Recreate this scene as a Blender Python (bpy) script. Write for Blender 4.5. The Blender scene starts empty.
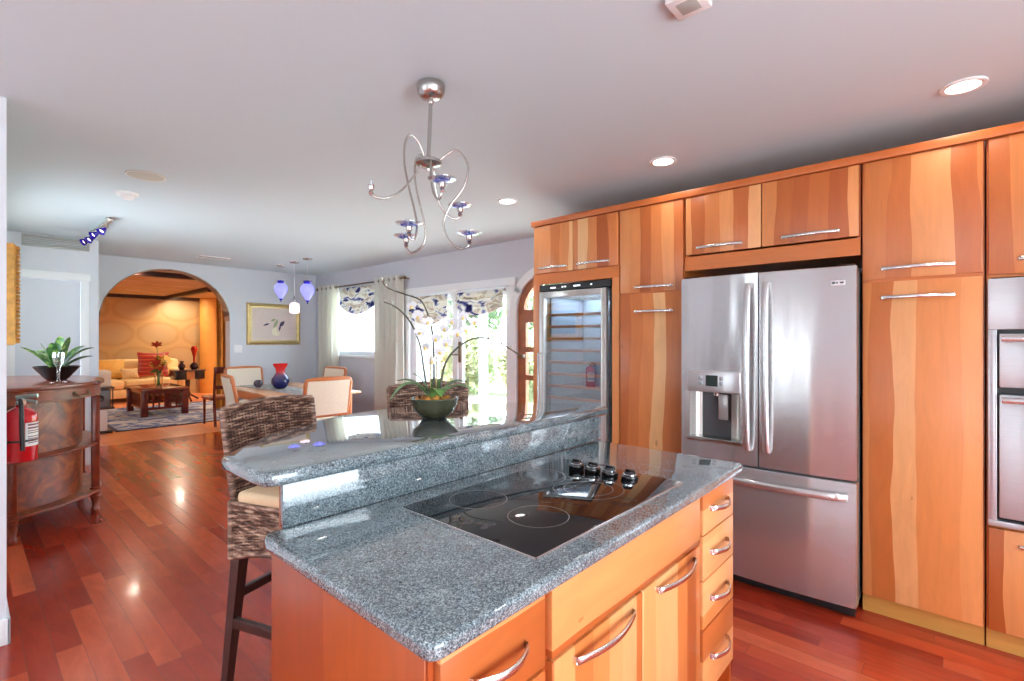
import bpy, bmesh, math, random
from mathutils import Vector, Matrix, noise as mnoise
PI = math.pi
sc = bpy.context.scene
COL = sc.collection
random.seed(7)

# ---------------------------------------------------------------- camera
F_PX = 495.0
TH = math.atan(445.0 / 495.0)            # angle between the view and the +X axis
CAMH = 1.41
cam = bpy.data.cameras.new('camera'); cam_o = bpy.data.objects.new('camera', cam); COL.objects.link(cam_o)
cam_o.location = (0, 0, CAMH); cam_o.rotation_euler = (PI / 2, 0, TH - PI / 2)
cam.sensor_width = 36; cam.lens = 36 * F_PX / 1024; cam.shift_y = -1.0 / 1024
cam.clip_start = 0.05; cam.clip_end = 200
sc.camera = cam_o

# ---------------------------------------------------------------- sky, sun, exposure
sc.view_settings.view_transform = 'Standard'; sc.view_settings.look = 'None'
sc.view_settings.gamma = 1; sc.view_settings.use_curve_mapping = False
sc.view_settings.exposure = 0.32
SKY = 11.0
wd = bpy.data.worlds.new('sky'); sc.world = wd; wd.use_nodes = True
wn = wd.node_tree.nodes; wl = wd.node_tree.links
bgn = wn['Background']
tcw = wn.new('ShaderNodeTexCoord'); sx = wn.new('ShaderNodeSeparateXYZ'); rp = wn.new('ShaderNodeValToRGB')
wl.new(tcw.outputs['Generated'], sx.inputs[0]); wl.new(sx.outputs['Z'], rp.inputs[0]); wl.new(rp.outputs[0], bgn.inputs['Color'])
rp.color_ramp.elements[0].position = 0.0; rp.color_ramp.elements[0].color = (0.86, 0.92, 1.0, 1)
rp.color_ramp.elements[1].position = 0.6; rp.color_ramp.elements[1].color = (0.62, 0.80, 1.0, 1)
bgn.inputs['Strength'].default_value = SKY
sun = bpy.data.lights.new('sun', 'SUN'); sun.energy = 30.0; sun.angle = 0.02; sun.color = (1, .95, .86)
sun_o = bpy.data.objects.new('sun', sun); COL.objects.link(sun_o)
sun_o.rotation_euler = (math.radians(-38), 0, 0); sun_o.location = (6, 12, 20)
sc.cycles.max_bounces = 10; sc.cycles.diffuse_bounces = 5; sc.cycles.glossy_bounces = 4
sc.cycles.transmission_bounces = 6; sc.cycles.transparent_max_bounces = 12
sc.cycles.caustics_reflective = False; sc.cycles.caustics_refractive = False
sc.cycles.sample_clamp_indirect = 6
CEIL = 2.53

# ---------------------------------------------------------------- mesh helpers
def V(*a): return Vector(a)

def box(bm, x0, y0, z0, x1, y1, z1, bev=0.0, seg=2):
    x0, x1 = min(x0, x1), max(x0, x1); y0, y1 = min(y0, y1), max(y0, y1); z0, z1 = min(z0, z1), max(z0, z1)
    vs = [bm.verts.new(p) for p in ((x0,y0,z0),(x1,y0,z0),(x1,y1,z0),(x0,y1,z0),(x0,y0,z1),(x1,y0,z1),(x1,y1,z1),(x0,y1,z1))]
    fs = [bm.faces.new([vs[i] for i in q]) for q in ((3,2,1,0),(4,5,6,7),(0,1,5,4),(1,2,6,5),(2,3,7,6),(3,0,4,7))]
    if bev > 0:
        bev = min(bev, (x1-x0)*.45, (y1-y0)*.45, (z1-z0)*.45)
        es = list({e for f in fs for e in f.edges})
        bmesh.ops.bevel(bm, geom=es, offset=bev, segments=seg, affect='EDGES', profile=.5)

def frame_of(t):
    t = t.normalized(); a = V(0,0,1) if abs(t.z) < .9 else V(1,0,0)
    u = t.cross(a).normalized(); return u, t.cross(u).normalized()

def tube(bm, pts, r, n=8, cap=True, closed=False, flat=None):
    pts = [Vector(p) for p in pts]; N = len(pts)
    rs = list(r) if isinstance(r, (list, tuple)) else [r] * N
    rings = []; u = None
    for i, p in enumerate(pts):
        if closed: t = pts[(i+1) % N] - pts[i-1]
        else: t = pts[min(i+1, N-1)] - pts[max(i-1, 0)]
        t = t.normalized() if t.length > 1e-9 else V(0,0,1)
        if u is None: u, w = frame_of(t)
        else:
            u = (u - t * u.dot(t)); u = u.normalized() if u.length > 1e-6 else frame_of(t)[0]
            w = t.cross(u)
        f = flat or 1.0
        rings.append([bm.verts.new(p + (u * math.cos(2*PI*k/n) + w * math.sin(2*PI*k/n) * f) * rs[i]) for k in range(n)])
    M = N if closed else N - 1
    for i in range(M):
        a, b = rings[i], rings[(i+1) % N]
        for k in range(n):
            bm.faces.new((a[k], a[(k+1) % n], b[(k+1) % n], b[k]))
    if cap and not closed:
        bm.faces.new(rings[0][::-1]); bm.faces.new(rings[-1])

def lathe(bm, prof, c=(0,0,0), n=32, axis=None):
    """prof: list of (r, h) from bottom to top; axis = (u, w, t) frame, default z"""
    u, w, t = axis or (V(1,0,0), V(0,1,0), V(0,0,1)); c = Vector(c)
    rings = []
    for r, h in prof:
        if r < 1e-6: rings.append([bm.verts.new(c + t*h)])
        else: rings.append([bm.verts.new(c + t*h + (u*math.cos(2*PI*k/n) + w*math.sin(2*PI*k/n))*r) for k in range(n)])
    for a, b in zip(rings, rings[1:]):
        for k in range(n):
            k2 = (k+1) % n
            if len(a) == 1 and len(b) == 1: continue
            if len(a) == 1: bm.faces.new((a[0], b[k2], b[k]))
            elif len(b) == 1: bm.faces.new((a[k], a[k2], b[0]))
            else: bm.faces.new((a[k], a[k2], b[k2], b[k]))
    if len(rings[0]) > 1: bm.faces.new(rings[0][::-1])
    if len(rings[-1]) > 1: bm.faces.new(rings[-1])

def axis_along(d):
    t = Vector(d).normalized(); u, w = frame_of(t); return (u, t.cross(u), t)

def prism(bm, poly, c0, c1, fn=None, bev=0.0, seg=3):
    """extrude a polygon from c0 to c1; fn(a, b, c) -> point"""
    fn = fn or (lambda a, b, c: V(a, b, c)); n = len(poly)
    lo = [bm.verts.new(fn(a, b, c0)) for a, b in poly]; hi = [bm.verts.new(fn(a, b, c1)) for a, b in poly]
    fs = [bm.faces.new(lo[::-1]), bm.faces.new(hi)]
    for i in range(n): fs.append(bm.faces.new((lo[i], lo[(i+1) % n], hi[(i+1) % n], hi[i])))
    bmesh.ops.recalc_face_normals(bm, faces=fs)
    if bev > 0:
        es = list(set(fs[0].edges) | set(fs[1].edges))
        bmesh.ops.bevel(bm, geom=es, offset=bev, segments=seg, affect='EDGES', profile=.5)

def grid(bm, fn, nu, nv, thick=0.0):
    vs = [[bm.verts.new(fn(i/nu, j/nv)) for j in range(nv+1)] for i in range(nu+1)]
    fs = [bm.faces.new((vs[i][j], vs[i+1][j], vs[i+1][j+1], vs[i][j+1])) for i in range(nu) for j in range(nv)]
    if thick:
        bmesh.ops.recalc_face_normals(bm, faces=fs)
        bmesh.ops.solidify(bm, geom=fs, thickness=thick)

def blob(bm, c, r, seg=16, rings=10, fn=None):
    """ellipsoid with radii r; fn deforms the unit point"""
    c = Vector(c); vs = []
    for j in range(rings+1):
        ph = -PI/2 + PI*j/rings; row = []
        for i in range(seg if 0 < j < rings else 1):
            a = 2*PI*i/seg; p = V(math.cos(ph)*math.cos(a), math.cos(ph)*math.sin(a), math.sin(ph))
            if fn: p = fn(p)
            row.append(bm.verts.new(c + V(p.x*r[0], p.y*r[1], p.z*r[2])))
        vs.append(row)
    for j in range(rings):
        a, b = vs[j], vs[j+1]
        for i in range(seg):
            i2 = (i+1) % seg
            if len(a) == 1: bm.faces.new((a[0], b[i2], b[i]))
            elif len(b) == 1: bm.faces.new((a[i], a[i2], b[0]))
            else: bm.faces.new((a[i], a[i2], b[i2], b[i]))

def smooth_pts(P, k=8, closed=False):
    P = [Vector(p) for p in P]; n = len(P); out = []
    for i in range(n if closed else n-1):
        p0 = P[i-1] if (closed or i > 0) else P[0]*2 - P[1]
        p1 = P[i]; p2 = P[(i+1) % n]
        p3 = P[(i+2) % n] if (closed or i+2 < n) else P[-1]*2 - P[-2]
        for s in range(k):
            t = s/k
            out.append(.5*((2*p1)+(p2-p0)*t+(2*p0-5*p1+4*p2-p3)*t*t+(3*p1-p0-3*p2+p3)*t**3))
    if not closed: out.append(P[-1])
    return out

def wmat(o): return (wmat(o.parent) @ o.matrix_basis) if o.parent else o.matrix_basis.copy()

def mk(name, bm, mat, parent=None, local=False, smooth=40):
    """link bm as one object; world coordinates unless local=True"""
    if isinstance(bm, list): raise TypeError
    me = bpy.data.meshes.new(name); o = bpy.data.objects.new(name, me); COL.objects.link(o)
    if parent is not None:
        o.parent = parent
        if not local: bm.transform(wmat(parent).inverted())
    elif not local and bm.verts:
        xs = [v.co.x for v in bm.verts]; ys = [v.co.y for v in bm.verts]; zs = [v.co.z for v in bm.verts]
        b = V((min(xs)+max(xs))/2, (min(ys)+max(ys))/2, min(zs))
        o.location = b; bm.transform(Matrix.Translation(-b))
    bmesh.ops.recalc_face_normals(bm, faces=bm.faces[:])
    bm.to_mesh(me); bm.free()
    if mat: me.materials.append(mat)
    if smooth:
        me.polygons.foreach_set('use_smooth', [True]*len(me.polygons))
        me.set_sharp_from_angle(angle=math.radians(smooth))
    return o

def BM(): return bmesh.new()
def B(name, mat, parent, *boxes, bev=0.0, local=False, smooth=40):
    bm = BM()
    for b in boxes: box(bm, *b, bev=bev)
    return mk(name, bm, mat, parent, local, smooth)
def T(name, mat, parent, pts, r, n=8, local=False, **k):
    bm = BM(); tube(bm, pts, r, n, **k); return mk(name, bm, mat, parent, local, 60)
def L(name, mat, parent, prof, c=(0,0,0), n=32, local=False, axis=None, smooth=40):
    bm = BM(); lathe(bm, prof, c, n, axis); return mk(name, bm, mat, parent, local, smooth)

def tag(o, label, cat, group=None, kind=None):
    o['label'] = label; o['category'] = cat
    if group: o['group'] = group
    if kind: o['kind'] = kind
    return o
def thing(name, label, cat, loc=(0,0,0), rz=0.0, group=None):
    o = bpy.data.objects.new(name, None); COL.objects.link(o); o.empty_display_size = .1
    o.location = loc; o.rotation_euler = (0,0,rz)
    return tag(o, label, cat, group)
def struct(o, label=None):
    o['kind'] = 'structure'
    if label: o['label'] = label
    return o
def lab(o, label): o['label'] = label; return o
def kids(o): return [c for c in bpy.data.objects if c.parent == o]
def dup(root, loc, rz, label, group=None):
    r = root.copy(); COL.objects.link(r); r.location = loc; r.rotation_euler = (0,0,rz); r['label'] = label
    if group: r['group'] = group
    for ch in kids(root):
        c = ch.copy(); COL.objects.link(c); c.parent = r
        for g in kids(ch):
            d = g.copy(); COL.objects.link(d); d.parent = c
    return r

# ---------------------------------------------------------------- material helpers
class NT:
    def __init__(s, name):
        s.m = bpy.data.materials.new(name); s.m.use_nodes = True
        s.n = s.m.node_tree.nodes; s.l = s.m.node_tree.links; s.p = s.n['Principled BSDF']; s.out = s.n['Material Output']
        s.geo = None
    def new(s, t, **k):
        n = s.n.new(t)
        for a, b in k.items(): setattr(n, a, b)
        return n
    def set(s, sock, v):
        if v is None: return
        if hasattr(v, 'is_linked') or isinstance(v, bpy.types.NodeSocket): s.l.new(v, sock)
        else: sock.default_value = v
    def math(s, op, a, b=None, c=None):
        n = s.new('ShaderNodeMath', operation=op)
        s.set(n.inputs[0], a); s.set(n.inputs[1], b); s.set(n.inputs[2], c); return n.outputs[0]
    def pos(s):
        if s.geo is None:
            g = s.new('ShaderNodeNewGeometry'); q = s.new('ShaderNodeSeparateXYZ'); s.l.new(g.outputs['Position'], q.inputs[0])
            s.geo = (g.outputs['Position'], q.outputs['X'], q.outputs['Y'], q.outputs['Z'])
        return s.geo
    def obj(s):
        t = s.new('ShaderNodeTexCoord'); q = s.new('ShaderNodeSeparateXYZ'); s.l.new(t.outputs['Object'], q.inputs[0])
        return (t.outputs['Object'], q.outputs['X'], q.outputs['Y'], q.outputs['Z'])
    def vec(s, x=0., y=0., z=0.):
        n = s.new('ShaderNodeCombineXYZ'); s.set(n.inputs[0], x); s.set(n.inputs[1], y); s.set(n.inputs[2], z); return n.outputs[0]
    def noise(s, v, scale=5., detail=2., rough=.5, dist=0., col=False):
        n = s.new('ShaderNodeTexNoise'); s.l.new(v, n.inputs['Vector']); n.inputs['Scale'].default_value = scale
        n.inputs['Detail'].default_value = detail; n.inputs['Roughness'].default_value = rough; n.inputs['Distortion'].default_value = dist
        return n.outputs['Color' if col else 'Fac']
    def voro(s, v, scale=5., out='Distance', feature='F1', rnd=1.):
        n = s.new('ShaderNodeTexVoronoi', feature=feature); s.l.new(v, n.inputs['Vector']); n.inputs['Scale'].default_value = scale
        n.inputs['Randomness'].default_value = rnd; return n.outputs[out]
    def white(s, v=None, w=None):
        n = s.new('ShaderNodeTexWhiteNoise')
        if w is not None: n.noise_dimensions = '1D'; s.set(n.inputs['W'], w)
        else: n.noise_dimensions = '3D'; s.l.new(v, n.inputs['Vector'])
        return n.outputs['Value']
    def ramp(s, f, stops, interp='LINEAR'):
        n = s.new('ShaderNodeValToRGB'); s.set(n.inputs[0], f); cr = n.color_ramp; cr.interpolation = interp
        while len(cr.elements) > 1: cr.elements.remove(cr.elements[-1])
        cr.elements[0].position = stops[0][0]; cr.elements[0].color = (*stops[0][1], 1)
        for p, c in stops[1:]:
            e = cr.elements.new(p); e.color = (*c, 1)
        return n.outputs[0]
    def mix(s, f, a, b, mode='MIX'):
        n = s.new('ShaderNodeMix', data_type='RGBA', blend_type=mode)
        s.set(n.inputs[0], f)
        for i, v in ((6, a), (7, b)):
            if isinstance(v, tuple): n.inputs[i].default_value = (*v, 1) if len(v) == 3 else v
            else: s.l.new(v, n.inputs[i])
        return n.outputs[2]
    def bump(s, h, strength=.3, dist=.01):
        n = s.new('ShaderNodeBump'); n.inputs['Strength'].default_value = strength; n.inputs['Distance'].default_value = dist
        s.l.new(h, n.inputs['Height']); s.l.new(n.outputs[0], s.p.inputs['Normal']); return n.outputs[0]
    def col(s, c):
        if isinstance(c, tuple): s.p.inputs['Base Color'].default_value = (*c, 1)
        else: s.l.new(c, s.p.inputs['Base Color'])
    def rough(s, r, metal=None, coat=None, spec=None):
        s.set(s.p.inputs['Roughness'], r)
        if metal is not None: s.p.inputs['Metallic'].default_value = metal
        if coat is not None: s.p.inputs['Coat Weight'].default_value = coat; s.p.inputs['Coat Roughness'].default_value = .08
        if spec is not None: s.p.inputs['Specular IOR Level'].default_value = spec

def lin(r, g, b):
    f = lambda c: (c/255/12.92) if c <= 10 else ((c/255+.055)/1.055)**2.4
    return (f(r), f(g), f(b))

def plain(name, c, r=.5, metal=0., noise=0.0, nscale=8., coat=0., spec=.5, bump=0.0):
    m = NT(name)
    if noise > 0:
        f = m.noise(m.obj()[0], nscale, 3.)
        m.col(m.ramp(f, [(.3, tuple(x*(1-noise) for x in c)), (.7, tuple(min(1, x*(1+noise)) for x in c))]))
        if bump: m.bump(f, bump, .004)
    else: m.col(c)
    m.rough(r, metal, coat, spec); return m.m

def glow(name, c, strength, base=(.8,.8,.8)):
    m = NT(name); m.col(base); m.p.inputs['Emission Color'].default_value = (*c, 1); m.p.inputs['Emission Strength'].default_value = strength
    m.rough(.3); return m.m

def glass(name, tint=(1,1,1), base=.05, edge=.6, rough=.0):
    m = NT(name); m.n.remove(m.p)
    tr = m.new('ShaderNodeBsdfTransparent'); tr.inputs[0].default_value = (*tint, 1)
    gl = m.new('ShaderNodeBsdfGlossy'); gl.inputs['Roughness'].default_value = rough; gl.inputs[0].default_value = (1,1,1,1)
    lw = m.new('ShaderNodeLayerWeight'); lw.inputs[0].default_value = .25
    f = m.math('MULTIPLY_ADD', lw.outputs['Fresnel'], edge, base)
    mx = m.new('ShaderNodeMixShader'); m.l.new(f, mx.inputs[0]); m.l.new(tr.outputs[0], mx.inputs[1]); m.l.new(gl.outputs[0], mx.inputs[2])
    m.l.new(mx.outputs[0], m.out.inputs[0]); return m.m

def boards(name, across, along, w=.085, warp=.05, stops=None, grain=.12, rough=.32, coat=.15, tone=1.0):
    """glued-up solid wood: strips of differing tone with flame-shaped borders and fine grain"""
    m = NT(name); P, X, Y, Z = m.pos(); ax = {'x': X, 'y': Y, 'z': Z}; a = ax[across]; l = ax[along]
    oi = m.new('ShaderNodeObjectInfo'); rnd = m.math('MULTIPLY', oi.outputs['Random'], 37.0)
    wv = m.vec(m.math('MULTIPLY', a, 4.0), m.math('MULTIPLY', l, 1.1), rnd)
    n1 = m.noise(wv, 1.0, 2.)
    t = m.math('DIVIDE', m.math('ADD', a, m.math('MULTIPLY', m.math('SUBTRACT', n1, .5), warp)), w)
    idx = m.math('FLOOR', m.math('ADD', t, rnd))
    r = m.white(v=m.vec(idx, rnd, 3.7))
    stops = stops or [(0., lin(168, 84, 38)), (.2, lin(192, 106, 52)), (.5, lin(210, 128, 70)), (.75, lin(218, 144, 88)), (1., lin(230, 178, 124))]
    c = m.ramp(r, stops)
    g = m.noise(m.vec(m.math('MULTIPLY', a, 70.), m.math('MULTIPLY', l, 4.), rnd), 1., 4., .6)
    g2 = m.noise(m.vec(m.math('MULTIPLY', a, 14.), m.math('MULTIPLY', l, 2.2), rnd), 1., 4., .62, 1.8)
    k = m.math('ADD', m.math('MULTIPLY', g, grain), m.math('MULTIPLY', g2, grain*2.6))
    k = m.math('ADD', k, tone - grain*1.8)
    c = m.mix(1.0, c, m.vec(k, k, k), 'MULTIPLY')
    kn = m.voro(m.vec(m.math('MULTIPLY', a, 5.), m.math('MULTIPLY', l, 2.2), rnd), 1., 'Distance')
    kf = m.math('LESS_THAN', m.math('ADD', kn, m.math('MULTIPLY', g, .05)), .068)
    c = m.mix(m.math('MULTIPLY', kf, .45), c, lin(120, 62, 30))
    m.col(c); m.rough(rough, 0, coat); m.p.inputs['Coat Roughness'].default_value = .25
    return m.m

# ---------------------------------------------------------------- materials
WOODS = dict(
    cab=boards('cherry_boards', 'y', 'z', .085, .10),
    isl_h=boards('cherry_island_drawer', 'z', 'x', .16, .05, rough=.3),
    isl_v=boards('cherry_island_door', 'x', 'z', .075, .05, rough=.3),
    isl_end_shaded=boards('cherry_island_end_shaded', 'y', 'z', .30, .05, [(0, lin(148, 60, 17)), (1, lin(166, 76, 26))], rough=.32),  # same cherry, with the end's shade put into darker stops
    face=boards('cherry_frame', 'z', 'y', .4, .05, [(0, lin(192, 102, 46)), (1, lin(208, 122, 60))], rough=.35),
    toe=boards('toe_board', 'z', 'y', .4, .05, [(0, lin(176, 116, 52)), (1, lin(196, 136, 64))], rough=.45),
)
CARC = plain('cabinet_shadow_gap', lin(92, 38, 14), .6)

def floor_mat():
    m = NT('brazilian_cherry_planks'); P, X, Y, Z = m.pos()
    w, Ln = .094, 1.15
    t = m.math('DIVIDE', X, w); i = m.math('FLOOR', t); fx = m.math('FRACT', t)
    off = m.math('MULTIPLY', m.white(w=i), Ln*3)
    t2 = m.math('DIVIDE', m.math('ADD', Y, off), Ln); j = m.math('FLOOR', t2); fy = m.math('FRACT', t2)
    r = m.white(v=m.vec(i, j, 1.3))
    c = m.ramp(r, [(0, lin(142, 40, 23)), (.3, lin(162, 52, 30)), (.6, lin(178, 64, 37)), (.85, lin(192, 78, 44)), (1, lin(206, 96, 58))])
    g = m.noise(m.vec(m.math('MULTIPLY', X, 40.), m.math('MULTIPLY', Y, 2.5), m.math('MULTIPLY', r, 50.)), 1., 4., .65, .8)
    g2 = m.noise(m.vec(m.math('MULTIPLY', X, 9.), m.math('MULTIPLY', Y, 3.), m.math('MULTIPLY', r, 50.)), 1., 3., .6, 1.)
    k = m.math('ADD', m.math('MULTIPLY', g, .35), m.math('MULTIPLY', g2, .75)); k = m.math('ADD', k, .45)
    c = m.mix(1., c, m.vec(k, k, k), 'MULTIPLY')
    ex = m.math('MINIMUM', fx, m.math('SUBTRACT', 1., fx)); ey = m.math('MINIMUM', fy, m.math('SUBTRACT', 1., fy))
    e = m.math('MINIMUM', m.math('MULTIPLY', ex, w), m.math('MULTIPLY', ey, Ln))
    line = m.math('LESS_THAN', e, .0011)
    c = m.mix(line, c, lin(122, 58, 42)); m.col(c)
    m.rough(m.math('ADD', m.math('MULTIPLY', g, .08), .20), 0, .2)
    m.bump(m.math('MINIMUM', e, .003), .12, .5)
    return m.m

def tile_mat():
    m = NT('terracotta_tile'); P, X, Y, Z = m.pos(); w = .42
    tx = m.math('DIVIDE', X, w); ty = m.math('DIVIDE', Y, w)
    i, j = m.math('FLOOR', tx), m.math('FLOOR', ty); r = m.white(v=m.vec(i, j, 0.))
    c = m.ramp(r, [(0, lin(206, 120, 76)), (1, lin(226, 146, 100))])
    fx, fy = m.math('FRACT', tx), m.math('FRACT', ty)
    e = m.math('MINIMUM', m.math('MINIMUM', fx, m.math('SUBTRACT', 1., fx)), m.math('MINIMUM', fy, m.math('SUBTRACT', 1., fy)))
    m.col(m.mix(m.math('LESS_THAN', e, .016), c, lin(226, 176, 140))); m.rough(.3); return m.m

def granite_mat(name, bright=1.0):
    m = NT(name); P = m.pos()[0]
    v1 = m.voro(P, 400., 'Color'); q = m.new('ShaderNodeSeparateColor'); m.l.new(v1, q.inputs[0])
    n1 = m.noise(P, 150., 4., .7); n2 = m.noise(P, 18., 2.)
    f = m.math('ADD', m.math('MULTIPLY', q.outputs[0], .5), m.math('MULTIPLY', n1, .62))
    f = m.math('ADD', f, m.math('MULTIPLY', m.math('SUBTRACT', n2, .5), .28))
    b = bright
    c = m.ramp(f, [(.24, tuple(x*b for x in lin(40, 47, 51))), (.42, tuple(x*b for x in lin(78, 90, 96))), (.6, tuple(x*b for x in lin(108, 122, 128))), (.78, tuple(x*b for x in lin(142, 156, 160))), (.95, tuple(x*b for x in lin(184, 194, 195)))])
    m.col(c); m.rough(.05, 0, 1.0, .6); m.p.inputs['Coat Roughness'].default_value = .03; m.p.inputs['Coat IOR'].default_value = 1.5; return m.m

def steel_mat(name, c=(.60, .60, .61), rough=.24, brush='z', wave=.0, aniso=.6):
    m = NT(name); P, X, Y, Z = m.obj()
    s = {'z': (4., 4., 260.), 'y': (4., 4., 260.), 'x': (4., 4., 260.)}[brush]
    v = m.vec(m.math('MULTIPLY', X, s[0]), m.math('MULTIPLY', Y, s[1]), m.math('MULTIPLY', Z, s[2]))
    n = m.noise(v, 3., 2.)
    m.col(m.ramp(n, [(.2, tuple(x*.9 for x in c)), (.8, tuple(min(1, x*1.08) for x in c))]))
    m.rough(m.math('ADD', m.math('MULTIPLY', n, .06), rough-.03), .86)
    h = m.math('MULTIPLY', n, .00012)
    m.p.inputs['Anisotropic'].default_value = .95; m.l.new(m.vec(0., 0., 1.), m.p.inputs['Tangent'])
    if wave:
        w = m.noise(m.vec(m.math('MULTIPLY', X, 1.), m.math('MULTIPLY', Y, 5.5), m.math('MULTIPLY', Z, .9)), 1., 1.)
        h = m.math('ADD', h, m.math('MULTIPLY', w, wave))
    m.bump(h, .5, 1.)
    return m.m

FLOOR = floor_mat(); TILE = tile_mat(); GRANITE = granite_mat('blue_pearl_granite')
STEEL = steel_mat('brushed_stainless', (.68, .67, .67), .25, wave=.018); STEEL_H = steel_mat('brushed_stainless_horizontal', (.68, .67, .67), .25, brush='y', wave=.014)
NICKEL = plain('brushed_nickel', (.50, .48, .45), .26, 1.0)
CHROME = plain('chrome', (.8, .8, .8), .08, 1.0)
HANDLE = plain('satin_nickel_handle', (.78, .76, .72), .22, 1.0)
WALL = plain('wall_paint_pale_blue', lin(212, 216, 222), .6, noise=.01)
WALLD = plain('wall_paint_window_wall', lin(206, 208, 216), .6, noise=.01)
CEILM = plain('ceiling_paint', lin(210, 225, 231), .8)
TRIM = plain('white_trim_paint', lin(236, 238, 240), .35)
DOORW = plain('white_door_paint', lin(214, 220, 228), .4)
BLACK = plain('black_gloss', (.006, .006, .007), .04, 0, spec=.6)
BLACKM = plain('black_plastic', (.012, .012, .013), .35)
PANE = glass('window_pane', (.97, .99, .98), .02, .35)
CLEAR = glass('clear_glass', (.96, .98, .98), .06, .7)
CREAM = plain('cream_upholstery', lin(236, 222, 200), .8, noise=.04, nscale=60)
CHERRY = boards('dining_cherry', 'z', 'x', .3, .03, [(0, lin(192, 108, 58)), (1, lin(206, 124, 70))], .1, .3)
MAHOG = plain('red_mahogany', lin(96, 28, 18), .25, noise=.25, nscale=12)
DARKW = plain('espresso_wood', lin(66, 40, 36), .35, noise=.2, nscale=20)
GOLD = plain('gilded_wood', lin(196, 142, 62), .4, .3, noise=.2, nscale=40)
PAPERW = plain('white_label_paper', lin(232, 232, 230), .5)
LAMPG = glow('lamp_diffuser', (1, .97, .92), 9.0)

# ---------------------------------------------------------------- setting
XW, YB, YD = 4.18, 8.40, 7.25
def wallbox(name, mat, *b):
    return struct(B(name, mat, None, *b, smooth=0))
def fl(name, mat, x0, y0, x1, y1, z=0., t=.1):
    return struct(B(name, mat, None, (x0, y0, z-t, x1, y1, z), smooth=0))
struct(B('floor', FLOOR, None, (-2.7, -2.7, -.1, XW+.12, 3.40, 0), (-.02, 3.40, -.1, XW+.12, YB, 0), smooth=0))
fl('floor_living', TILE, -2.5, YB, 7.0, 15.2)
struct(B('ceiling', CEILM, None, (-2.7, -2.7, CEIL, XW+.12, 3.40, CEIL+.12), (-.02, 3.40, CEIL, XW+.12, YB+.2, CEIL+.12), smooth=0))

# wall_left: stub whose end faces the camera; the kitchen's own left side continues to -x
XP = .14
opening = [(4.82, 6.22, 1.15, 2.06)]
wallbox('wall_kitchen', WALL, (-2.6, 3.28, 0, -.02, 3.40, CEIL))
def opening_wall_x(name, mat, x0, x1, y0, y1, holes):
    """wall slab normal to x with rectangular holes (ya, yb, za, zb), sorted by ya"""
    bm = BM(); y = y0
    for ya, yb, za, zb in sorted(holes):
        if ya > y: box(bm, x0, y, 0, x1, ya, CEIL)
        if za > 0: box(bm, x0, ya, 0, x1, yb, za)
        if zb < CEIL: box(bm, x0, ya, zb, x1, yb, CEIL)
        y = yb
    if y < y1: box(bm, x0, y, 0, x1, y1, CEIL)
    return struct(mk(name, bm, mat, smooth=0))
opening_wall_x('wall_left', WALL, -.02, XP, 3.28, YD+.12, opening)
# kitchen side walls behind the camera with holes for added windows
opening_wall_x('wall_west', WALL, -2.72, -2.6, -2.6, 3.4, [(-1.6, -1.1, .3, 2.2), (1.16, 1.34, .0, 2.25), (1.62, 1.82, .0, 2.25), (2.5, 2.75, .0, 2.25)])
bm = BM()
for b in ((-2.6, -2.72, 0, -1.6, -2.6, CEIL), (1.9, -2.72, 0, 3.9, -2.6, CEIL), (-1.6, -2.72, 2.2, 1.9, -2.6, CEIL), (-1.6, -2.72, 0, 1.9, -2.6, .12)): box(bm, *b)
struct(mk('wall_south', bm, WALL, smooth=0))
wallbox('wall_kitchen_back', WALL, (3.79, -2.6, 0, 3.9, 2.60, CEIL))
wallbox('wall_return', WALL, (3.79, 2.60, 0, XW, 2.72, CEIL))

# door wall, jog, and the arched wall
DX0, DX1 = .37, .885
bm = BM(); box(bm, XP, YD, 2.06, 1.04, YD+.12, CEIL); box(bm, XP, YD, 0, DX0-.01, YD+.12, 2.06); box(bm, DX1+.01, YD, 0, 1.04, YD+.12, 2.06)
struct(mk('wall_hall', bm, WALL, smooth=0))
wallbox('wall_jog', WALL, (.92, YD+.12, 0, 1.04, YB, CEIL))
def arch_wall(name, mat, fn, a0, a1, ac, aw, spring, rise, d0, d1, n=40, base=0.0, top=CEIL):
    """slab between a0 and a1 with an arched opening centred on ac; fn(a, z, d) -> point"""
    bm = BM()
    prism(bm, [(a0, base), (ac-aw, base), (ac-aw, top), (a0, top)], d0, d1, fn)
    prism(bm, [(ac+aw, base), (a1, base), (a1, top), (ac+aw, top)], d0, d1, fn)
    P = [(ac - aw*math.cos(PI*i/n), spring + rise*math.sin(PI*i/n)) for i in range(n+1)]
    for p, q in zip(P, P[1:]):
        prism(bm, [p, q, (q[0], top), (p[0], top)], d0, d1, fn)
    bmesh.ops.remove_doubles(bm, verts=bm.verts[:], dist=1e-5)
    return struct(mk(name, bm, mat, smooth=0))
arch_wall('wall_back', WALL, lambda a, z, d: V(a, d, z), .92, XW, 2.0, .79, 1.70, .72, YB, YB+.2)
# window wall
W1 = (6.42, 7.72, 1.16, 2.24); FD = (3.78, 5.66, 0.0, 2.03); AD = (2.76, 3.68)
bm = BM(); y = AD[1]
for ya, yb, za, zb in (FD, W1):
    box(bm, XW, y, 0, XW+.14, ya, CEIL)
    if za > 0: box(bm, XW, ya, 0, XW+.14, yb, za)
    box(bm, XW, ya, zb, XW+.14, yb, CEIL); y = yb
box(bm, XW, y, 0, XW+.14, YB+.2, CEIL); box(bm, XW, 2.60, 0, XW+.14, AD[0], CEIL)
n = 24; ac, aw = (AD[0]+AD[1])/2, (AD[1]-AD[0])/2
P = [(ac - aw*math.cos(PI*i/n), 1.74 + .40*math.sin(PI*i/n)) for i in range(n+1)]
for p, q in zip(P, P[1:]): prism(bm, [p, q, (q[0], CEIL), (p[0], CEIL)], XW, XW+.14, lambda a, b, c: V(c, a, b))
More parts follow.
